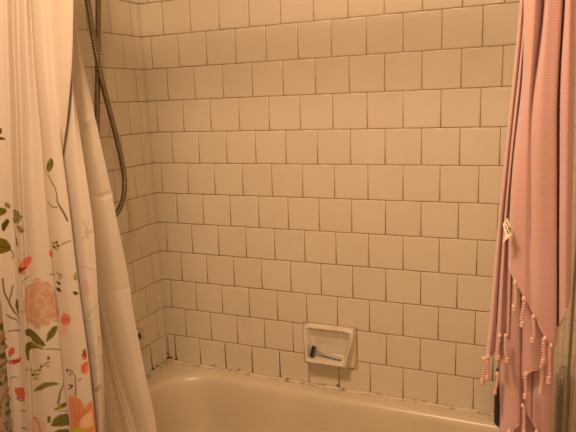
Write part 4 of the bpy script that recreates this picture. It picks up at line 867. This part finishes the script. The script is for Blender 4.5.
def lin_rip(S, Z):
    r = 0.0012 * np.sin(S * 42 + Z * 7) + 0.0008 * np.sin(S * 15 - Z * 31)
    for s0, z0, w, h, a in ((0.445, ZT + .78, .030, .006, .0025), (0.47, ZT + .55, .04, .008, .0022), (0.43, ZT + .95, .03, .01, -.003)):
        r = r + a * np.exp(-((S - s0) / w) ** 2 - ((Z - z0 - 0.25 * (S - s0)) / h) ** 2)
    return r
LV, LF, LS, LZ, _ = sheet(LIN, ROD_Z - 0.01, ZT - 0.20, 0.003, 0.004, ripple=lin_rip)
lm = mesh_fast('shower_liner', LV, LF); uv_from(lm, LS, LZ)
ml = Mat('cream_vinyl'); M_LINER = ml.m
ml.link(ml.ramp(ml.noise(9, 3), [(0.3, (0.82, 0.75, 0.67)), (0.7, (0.86, 0.79, 0.71))]), ml.b.inputs['Base Color'])
ml.set(Roughness=0.42); translucent(ml, (0.92, 0.85, 0.76), 0.45)
lo = link_obj('shower_liner', lm, M_LINER)
tag(lo, 'plain cream vinyl liner hanging into the tub behind the flowered curtain', 'shower liner')

# clear liner bunched at the right end
cols = []
for k in range(31):
    t = k / 30; s = 1 if k % 2 else -1
    X0 = 1.335 + 0.165 * t
    cols.append((X0 + 0.006 * math.sin(k * 1.7), -0.70 + s * (0.016 + 0.006 * math.sin(k * 2.3)), X0 - 0.012 * math.sin(k * 1.1 + 1), -0.64 + s * (0.014 + 0.007 * math.sin(k * 1.9))))
nz, sub = 130, 5; V = []; zz = np.linspace(ROD_Z - 0.01, ZT - 0.18, nz)
for j, z in enumerate(zz):
    t = j / (nz - 1); P = [np.array((a + (c - a) * t, (b * (1 - t) + d_ * t) - 0.022 * (1 - t), z)) for a, b, c, d_ in cols]
    pr = []
    Q = [2 * P[0] - P[1]] + P + [2 * P[-1] - P[-2]]
    for i in range(1, len(Q) - 2):
        for q in range(sub):
            u = q / sub; pr.append(0.5 * (2 * Q[i] + (Q[i + 1] - Q[i - 1]) * u + (2 * Q[i - 1] - 5 * Q[i] + 4 * Q[i + 1] - Q[i + 2]) * u * u + (3 * Q[i] - Q[i - 1] - 3 * Q[i + 1] + Q[i + 2]) * u ** 3))
    pr.append(P[-1]); V += [tuple(p) for p in pr]
w_ = len(pr); F = np.array([(j * w_ + i, (j + 1) * w_ + i, (j + 1) * w_ + i + 1, j * w_ + i + 1) for j in range(nz - 1) for i in range(w_ - 1)])
cm = mesh_fast('clear_liner', np.array(V), F)
mv = Mat('clear_vinyl'); M_CLEAR = mv.m
tr_ = mv.node('ShaderNodeBsdfTransparent'); tr_.inputs['Color'].default_value = (0.975, 0.965, 0.94, 1)
gl_ = mv.node('ShaderNodeBsdfGlossy'); gl_.inputs['Roughness'].default_value = 0.16; gl_.inputs['Color'].default_value = (0.9, 0.88, 0.84, 1)
fr_ = mv.node('ShaderNodeFresnel'); fr_.inputs['IOR'].default_value = 1.45
mx_ = mv.node('ShaderNodeMixShader'); mv.link(fr_.outputs[0], mx_.inputs[0]); mv.link(tr_.outputs[0], mx_.inputs[1]); mv.link(gl_.outputs[0], mx_.inputs[2])
df_ = mv.node('ShaderNodeBsdfDiffuse'); df_.inputs['Color'].default_value = (0.80, 0.74, 0.64, 1)
m2_ = mv.node('ShaderNodeMixShader'); lw_ = mv.node('ShaderNodeLayerWeight', i_Blend=0.5); mv.link(mv.math('MULTIPLY_ADD', mv.math('POWER', lw_.outputs['Facing'], 2.5), 0.35, 0.04), m2_.inputs[0]); rf_ = mv.node('ShaderNodeBsdfRefraction', i_IOR=1.10, i_Roughness=0.03); rf_.inputs['Color'].default_value = (0.97, 0.95, 0.92, 1); m3_ = mv.node('ShaderNodeMixShader'); m3_.inputs[0].default_value = 0.45; mv.link(mx_.outputs[0], m3_.inputs[1]); mv.link(rf_.outputs[0], m3_.inputs[2]); mv.link(m3_.outputs[0], m2_.inputs[1]); mv.link(df_.outputs[0], m2_.inputs[2])
mv.link(m2_.outputs[0], mv.n['Material Output'].inputs['Surface'])
co = link_obj('clear_liner', cm, M_CLEAR)
tag(co, 'clear plastic liner hanging in tight folds behind the pink towel', 'shower liner')

# ------------------------------------------------------------------ bottles on the back corner of the tub
def bottle(name, label, cat, loc, rx, ry, h, mat, capmat, lab=None, rot=0):
    t = thing(name, label, cat, loc); t.rotation_euler = (0, 0, rot)
    def ring(f, z, n=40, p=2.6):
        out = []
        for k in range(n):
            a = 2 * PI * k / n; c, s = math.cos(a), math.sin(a)
            out.append((rx * f * math.copysign(abs(c) ** (2 / p), c), ry * f * math.copysign(abs(s) ** (2 / p), s), z))
        return out
    mb = MB(); mb.rings([ring(0.9, 0), ring(0.98, 0.003), ring(1, 0.008), ring(1, h * 0.80), ring(0.97, h * 0.84), ring(0.85, h * 0.88), ring(0.55, h * 0.905), ring(0.5, h * 0.91)]); mb.build('bottle_body', mat, t)
    mb = MB(); mb.rings([ring(0.52, h * 0.905), ring(0.56, h * 0.91), ring(0.56, h * 0.985), ring(0.5, h)]); mb.build('cap', capmat, t)
    if lab:
        mb = MB(); n = 9; z0, z1 = lab; R0 = []
        for z in (z0, z1):
            r_ = ring(1.012, z); R0.append([r_[k % 40] for k in range(18, 22)])
        mb.rings(R0, cap0=False, cap1=False, closed=False); mb.build('label_film', M_GREYLAB, t)
    return t
bottle('shampoo_bottle', 'navy black bottle on the tub corner, its edge showing left of the pink towel', 'bottle', (1.239, -0.046, ZT + 0.0005), 0.038, 0.024, 0.20, M_BLACK, M_BLACK, lab=(0.018, 0.115))
bottle('soap_bottle', 'dark brown bottle on the tub rim seen through the clear liner', 'bottle', (1.386, -0.046, ZT + 0.0005), 0.026, 0.022, 0.205, M_BROWNBOT, M_BROWNBOT)

# ------------------------------------------------------------------ pink towel over the rod
towel = thing('towel', 'pink woven fringed towel hanging on the right with knotted tassels', 'towel', (1.30, ROD_Y, ROD_Z))
TO = np.array((1.30, ROD_Y, ROD_Z))
mw = Mat('pink_woven_cotton'); M_TOWEL = mw.m
uvn = mw.node('ShaderNodeUVMap'); sp = mw.node('ShaderNodeSeparateXYZ'); mw.link(uvn.outputs[0], sp.inputs[0])
u_, v_ = sp.outputs[0], sp.outputs[1]
tri = mw.math('PINGPONG', mw.math('MULTIPLY', u_, 1 / 0.0024), 1.0)             # chevrons
ph = mw.math('ADD', mw.math('MULTIPLY', v_, 1 / 0.0040), mw.math('MULTIPLY', tri, 0.75))
st = mw.math('PINGPONG', ph, 0.5)
hh = mw.math('MULTIPLY', st, 2.0)
wv = mw.noise(900, 2, vec=uvn.outputs[0])
mw.link(mw.mix(mw.ramp(hh, [(0.2, (0, 0, 0)), (0.7, (1, 1, 1))]), (0.46, 0.255, 0.24), (0.63, 0.395, 0.375)), mw.b.inputs['Base Color'])
mw.set(Roughness=0.9); mw.b.inputs['Sheen Weight'].default_value = 0.3
mw.bump(mw.math('ADD', hh, mw.math('MULTIPLY', wv, 0.5)), 0.5, 0.0012)
mcord = Mat('pink_cotton_cord'); M_CORD = mcord.m
mcord.link(mcord.ramp(mcord.noise(300, 2), [(0.3, (0.56, 0.335, 0.295)), (0.7, (0.68, 0.44, 0.39))]), mcord.b.inputs['Base Color']); mcord.set(Roughness=0.9)

M_HEM = plain('pink_rolled_hem', (0.58, 0.345, 0.315), 0.9, 0, 200, 0.1).m
TV, TF, TU = [], [], []
tcount = 0
hems = []
def tsheet(cols, ztop, bots, ripple=0.0012, seed=0):
    """one layer of the folded towel; bots are surveyed heights (px,py,y) per column"""
    global tcount
    zb = [at(px, py, y)[2] for px, py, y in bots]
    V, F, S, Z, shp = sheet(cols, ztop, zb, 0.0030, 0.0045, ripple=lambda S, Z: ripple * np.sin(S * 90 + Z * 9 + seed) + ripple * 0.6 * np.sin(S * 37 - Z * 23 + seed))
    TV.append(V); TF.append(F + tcount); TU.append(np.stack([S + seed * 0.013, Z], 1)); tcount += len(V)
    hems.append(V.reshape(shp[0], shp[1], 3)[-1])
    return V.reshape(shp[0], shp[1], 3)
Y0 = ROD_Y - 0.014
# front right panel P
yP = [(-60, Y0 - .004), (100, Y0 - .012), (350, Y0 - .010)]
def yp(d): return [(a, b + d) for a, b in yP]
P_ = tsheet([
    dict(p=[(530, -300), (526, -60), (523.5, 10), (524.5, 45), (523, 85), (517.5, 125), (513, 165), (510, 214), (508.5, 262), (508, 340)], y=yp(.010)),
    dict(p=[(533, -300), (530, -60), (527.5, 10), (528.5, 45), (527.5, 85), (522, 125), (517, 165), (514, 214), (513, 262), (513, 340)], y=yp(-.002)),
    dict(p=[(540, -300), (538, -60), (536, 0), (532, 60), (528, 110), (526, 180), (525, 262), (524.5, 340)], y=yp(-.007)),
    dict(p=[(547, -300), (545, -60), (543.5, 5), (540, 40), (533, 80), (531, 120), (531, 180), (531, 262), (531, 340)], y=[(-60, Y0 + .012), (40, Y0 + .004), (110, Y0 - .014), (350, Y0 - .016)]),
    dict(p=[(551, -300), (549, -60), (548, 5), (544, 40), (540, 90), (538, 180), (538, 340)], y=yp(-.010)),
    dict(p=[(558, -300), (556, -60), (554, 5), (550, 60), (548, 110), (547, 180), (546.5, 340)], y=yp(-.008)),
    dict(p=[(562, -300), (562, -60), (561, 5), (557, 60), (555, 110), (555.5, 180), (555.5, 340)], y=yp(-.004)),
    dict(p=[(565, -300), (565, -60), (564.5, 5), (560, 60), (557.6, 110), (558, 180), (557.3, 340)], y=yp(.026)),
    dict(p=[(567, -300), (567, -60), (566.5, 5), (562.5, 60), (561, 110), (561, 180), (560, 340)], y=yp(-.002)),
    dict(p=[(572, -300), (571, -60), (570, 5), (569, 60), (568, 110), (567, 180), (566, 340)], y=yp(-.006)),
    dict(p=[(576, -300), (576, -60), (574.5, 5), (574, 60), (573.5, 110), (572.5, 180), (571, 240), (570, 340)], y=yp(.012)),
], ROD_Z + .011, [(508.5, 264, Y0 - .005), (513.5, 276, Y0 - .012), (524.5, 299, Y0 - .02), (531, 309, Y0 - .02), (538, 322, Y0 - .02), (547, 340, Y0 - .02), (555.5, 346, Y0 - .015), (557.3, 331, Y0), (560, 322, Y0), (566, 306, Y0), (570, 290, Y0)], seed=1)
# left strip Q
yQ = Y0 + .012
Q_ = tsheet([
    dict(p=[(527, -300), (522.5, -60), (521, 0), (516, 50), (512, 90), (508, 127), (501.8, 188), (499, 215), (494, 270), (489.2, 334), (484.5, 360), (482, 400)], y=yQ + .004),
    dict(p=[(528, -300), (524, -60), (523, 0), (518, 50), (514, 90), (510, 127), (504, 188), (501, 215), (496.5, 270), (492, 334), (488, 360), (486, 400)], y=yQ - .006),
    dict(p=[(529, -300), (526, -60), (525, 0), (521, 50), (516, 90), (512, 127), (506.5, 188), (503.5, 215), (499.5, 270), (496, 334), (494, 360), (492, 400)], y=yQ + .002),
    dict(p=[(530, -300), (527, -60), (526, 0), (522.5, 50), (519, 90), (514.5, 127), (508.5, 188), (506, 215), (503, 270), (500, 334), (499, 360), (497, 400)], y=yQ - .008),
    dict(p=[(532, -300), (529, -60), (528, 0), (525.5, 50), (522, 90), (517.5, 127), (511.5, 188), (508.5, 215), (506, 270), (504.5, 334), (504, 360), (503, 400)], y=yQ + .003),
    dict(p=[(536, -300), (533, -60), (532, 0), (530, 50), (527, 90), (522.5, 127), (517.5, 188), (514, 215), (511, 270), (509, 334), (508, 400)], y=yQ - .003),
], ROD_Z + .0115, [(484.5, 360, yQ), (488.5, 355, yQ), (494, 352, yQ), (499, 337, yQ), (504.5, 333, yQ), (508, 338, yQ)], seed=2)
# long strip B to the lowest hem
yB = Y0 + .022
B_ = tsheet([
    dict(p=[(534, -300), (530, -60), (528, 0), (517, 120), (505, 262), (500, 335), (497, 362), (500.5, 378), (500, 432), (500, 520)], y=yB + .004),
    dict(p=[(538, -300), (535, -60), (532, 0), (520, 120), (509, 262), (504.5, 335), (503.5, 385), (504, 432), (504, 520)], y=yB - .006),
    dict(p=[(541, -300), (539, -60), (536, 0), (525, 120), (515, 262), (512, 335), (511.5, 385), (512, 432), (512, 520)], y=yB - .011),
    dict(p=[(544, -300), (543, -60), (540, 0), (530, 120), (521, 262), (519, 335), (519, 385), (519, 432), (519, 520)], y=yB - .010),
    dict(p=[(545, -300), (545, -60), (541, 0), (532, 120), (523, 262), (521.3, 335), (521.3, 385), (521.3, 432), (521.3, 520)], y=yB + .006),
], ROD_Z + .012, [(500, 440, yB), (505, 438, yB), (512, 428, yB), (518, 420, yB), (521, 424, yB)], seed=3)
# layer C and the lowest layers D, E behind it
yC = Y0 + .020
C_ = tsheet([
    dict(p=[(540, -300), (538, -60), (538, 0), (528, 120), (519, 262), (516, 400)], y=yC + .006),
    dict(p=[(544, -300), (542, -60), (541, 0), (532, 120), (524, 262), (523, 400)], y=yC - .004),
    dict(p=[(552, -300), (550, -60), (548, 0), (540, 120), (534, 262), (531, 400)], y=yC - .010),
    dict(p=[(560, -300), (558, -60), (556, 0), (549, 120), (545, 262), (541, 400)], y=yC - .008),
    dict(p=[(566, -300), (563, -60), (562, 0), (557, 120), (555, 262), (552.5, 330), (552, 400)], y=yC - .002),
], ROD_Z + .0125, [(516, 380, yC), (521, 377, yC), (530, 368, yC), (541, 367, yC), (553, 350, yC)], seed=4)
yD = Y0 + .032
D_ = tsheet([
    dict(p=[(542, -300), (540, -60), (538, 0), (528, 120), (518, 262), (515, 400), (515, 520)], y=yD + .002),
    dict(p=[(546, -300), (544, -60), (543, 0), (534, 120), (526, 262), (524, 400), (524, 520)], y=yD - .006),
    dict(p=[(552, -300), (551, -60), (550, 0), (542, 120), (534, 262), (532, 400), (533, 520)], y=yD - .006),
    dict(p=[(560, -300), (559, -60), (558, 0), (552, 120), (545, 262), (542, 400), (543, 520)], y=yD - .010),
    dict(p=[(567, -300), (566, -60), (565, 0), (560, 120), (556, 262), (554, 330), (553, 380), (551, 432), (550, 520)], y=yD),
], ROD_Z + .013, [(516, 402, yD), (523, 407, yD), (530, 419, yD), (540, 437, yD), (550, 446, yD)], seed=5)
yE = Y0 + .042
E_ = tsheet([
    dict(p=[(542, -300), (540, -60), (538, 0), (528, 120), (518, 262), (514, 400), (513, 520)], y=yE + .002),
    dict(p=[(552, -300), (551, -60), (550, 0), (542, 120), (534, 262), (530, 400), (531, 520)], y=yE - .006),
    dict(p=[(566, -300), (565, -60), (563, 0), (558, 120), (553, 262), (548, 400), (547, 520)], y=yE),
], ROD_Z + .0135, [(513, 470, yE), (530, 480, yE), (547, 475, yE)], seed=6)
# over the rod and a short way down the tub side
for src, sd in ((P_, 7), (E_, 8)):
    top = src[0]; n = len(top); rows = []
    for k in range(26):
        if k <= 12:
            a = PI * k / 12; rr = 0.0135 + (0.004 if sd == 7 else 0.002)
            rows.append(np.stack([top[:, 0], ROD_Y - rr * math.cos(a) + (top[:, 1] - top[:, 1].mean()) * math.cos(a), ROD_Z + rr * math.sin(a) + 0 * top[:, 0]], 1))
        else:
            rows.append(rows[12] + np.array((0, 0.004 * math.sin(k), -0.012 * (k - 12))))
    rows[0] = top
    V = np.array(rows).reshape(-1, 3); ii = (np.arange(25)[:, None] * n + np.arange(n - 1)[None, :]).ravel()
    TF.append(np.stack([ii + 1, ii + n + 1, ii + n, ii], 1) + tcount); TV.append(V)
    TU.append(np.stack([np.tile(np.linspace(0, .15, n), 26), V[:, 2]], 1)); tcount += len(V)
TV = np.concatenate(TV); TF = np.concatenate(TF); TU = np.concatenate(TU)
tm = mesh_fast('cloth', TV - TO, TF); uv_from(tm, TU[:, 0], TU[:, 1])
tcl = link_obj('cloth', tm, M_TOWEL, towel)
sol = tcl.modifiers.new('thickness', 'SOLIDIFY'); sol.thickness = 0.0016; sol.offset = 0
# rolled hem cords along the loose edges
for hm in (P_[-1], Q_[-1], B_[-1], C_[-1], D_[-1]):
    mb = MB(); pts = hm[::2]; mb.tube(pts - TO, [0.0014 + 0.0003 * (k % 2) for k in range(len(pts))], 7); mb.build('hem', M_HEM, towel)
# tassels: knot, two twisted strands, brushed end
def tassel(px0, py0, px1, py1, Y, tuft=True):
    a = at(px0, py0, Y); b = at(px1, py1, Y - 0.002); L = np.linalg.norm(b - a); d = (b - a) / L
    o = bpy.data.objects.new('tassel', None)
    mb = MB(); e1 = np.cross(d, (0, 1, 0)); e1 /= np.linalg.norm(e1); e2 = np.cross(d, e1)
    r = 0.0017; turns = L / 0.0088; n = int(L / 0.0012); end = 0.80 if tuft else 1.0
    for ph_ in (0, PI):
        pts = []
        for k in range(n + 1):
            t = end * k / n; an = ph_ + 2 * PI * turns * t
            sway = 0.0015 * math.sin(3 * t + px0)
            pts.append(a + d * L * t + e1 * (r * math.cos(an) + sway) + e2 * r * math.sin(an) - TO)
        mb.tube(pts, [0.0016] * len(pts), 8)
    A = a - TO
    sph = [(0.0005, -0.0045), (0.0024, -0.0033), (0.0033, -0.001), (0.0031, 0.0015), (0.0019, 0.004), (0.0005, 0.0045)]
    Mk = Matrix.Translation(Vector(A)); mb.lathe(sph, 12, Mk)
    if tuft:
        rot_ = Vector((0, 0, -1)).rotation_difference(Vector(d)).to_matrix().to_4x4()
        c = a + d * L * end - TO; Lt = L * (1 - end)
        mb.lathe([(0.0005, 0.002), (0.0030, 0.001), (0.0038, -0.0015), (0.0032, -0.003), (0.0044, -Lt + 0.002), (0.0040, -Lt), (0.0005, -Lt)], 12, Matrix.Translation(Vector(c)) @ rot_)
    return mb.build('tassel', M_CORD, towel)
yt = Y0 - .024
for a in ((515, 283, 514, 311, yt), (523.6, 299, 522, 327, yt), (533.5, 317, 532.3, 343, yt), (544.8, 339, 542.8, 364, yt), (550.8, 346, 548.6, 384, yt + .004)): tassel(*a)
for a in ((484, 359, 482.3, 384), (488.3, 357, 487, 380), (499.6, 336, 497.8, 360), (505.8, 336, 507.2, 363)): tassel(*a, yQ - .014)
tassel(497, 374, 494.2, 394, yQ - .006)
for a in ((526.2, 374, 525, 399), (541, 367, 540.6, 394)): tassel(*a, yC - .020)
tassel(522.5, 406, 524, 436, yD - .016); tassel(536.5, 432, 537, 458, yD - .016); tassel(509, 432, 508, 458, yB - .018)
# care label folded at the seam
mb = MB(); Yl = Y0 - .024
c4 = [at(x, y, Yl - d_) for x, y, d_ in ((507.6, 217.6, 0), (510.0, 226.0, .002), (512.3, 234.0, .004), (508.5, 238.0, .006), (502.6, 243.0, .002), (505.0, 234.0, .004), (502.6, 224.0, .001))]
mb.add([p - TO for p in c4], [(6, 5, 1, 0), (5, 3, 2, 1), (5, 4, 3)])
mlab = plain('cream_label_tape', (0.78, 0.68, 0.50), 0.7); lb = mb.build('care_label', mlab.m, towel, smooth=False); lb['label'] = 'cream care label with dark marks'
s_ = lb.modifiers.new('thickness', 'SOLIDIFY'); s_.thickness = 0.0006
mb = MB()
for (a, b) in (((505.8, 221.5), (507.6, 224.6)), ((507.6, 225.2), (509.0, 227.0)), ((508.4, 228.4), (510.6, 231.6)), ((505.3, 225.5), (506.4, 229.0)), ((506.8, 230.5), (508.3, 233.6)), ((509.6, 227.4), (510.6, 229.4))):
    mb.tube([at(*a, Yl - .006) - TO, at((a[0] + b[0]) / 2 + .2, (a[1] + b[1]) / 2, Yl - .0066) - TO, at(*b, Yl - .0072) - TO], 0.0008, 6)
mb.build('label_print', M_DARKHOLE, lb)

# ------------------------------------------------------------------ light, world, camera
def area(name, loc, size, power, col, rot=(0, 0, 0), shape='DISK'):
    L = bpy.data.lights.new(name, 'AREA'); L.shape = shape; L.size = size; L.energy = power; L.color = col
    o = bpy.data.objects.new(name, L); COL.objects.link(o); o.location = loc; o.rotation_euler = rot; return o
WARM = (1.0, 0.655, 0.385)
area('ceiling_lamp', (0.77, -1.33, H - 0.02), 0.28, 33, WARM)
area('front_fill', (1.30, ROOM_Y + 0.05, 1.75), 0.4, 2.6, WARM, (math.radians(90), 0, 0))  # unseen weak fill added by the front wall to lift the towel
w = bpy.data.worlds.new('World'); scene.world = w; w.use_nodes = True
w.node_tree.nodes['Background'].inputs[0].default_value = (0.05, 0.03, 0.015, 1); w.node_tree.nodes['Background'].inputs[1].default_value = 0.3
cam = bpy.data.cameras.new('Camera'); co_ = bpy.data.objects.new('Camera', cam); COL.objects.link(co_)
Rm = Matrix((tuple(RIGHT), tuple(-DOWN), tuple(-FWD))).transposed().to_4x4()
co_.matrix_world = Matrix.Translation(Vector(CAM)) @ Rm
cam.sensor_fit = 'HORIZONTAL'; cam.sensor_width = 36.0; cam.lens = FPX / 576 * 36.0; cam.clip_start = 0.02
scene.camera = co_
scene.view_settings.view_transform = 'Standard'; scene.view_settings.look = 'None'
scene.view_settings.exposure = 0.0; scene.view_settings.gamma = 1.0
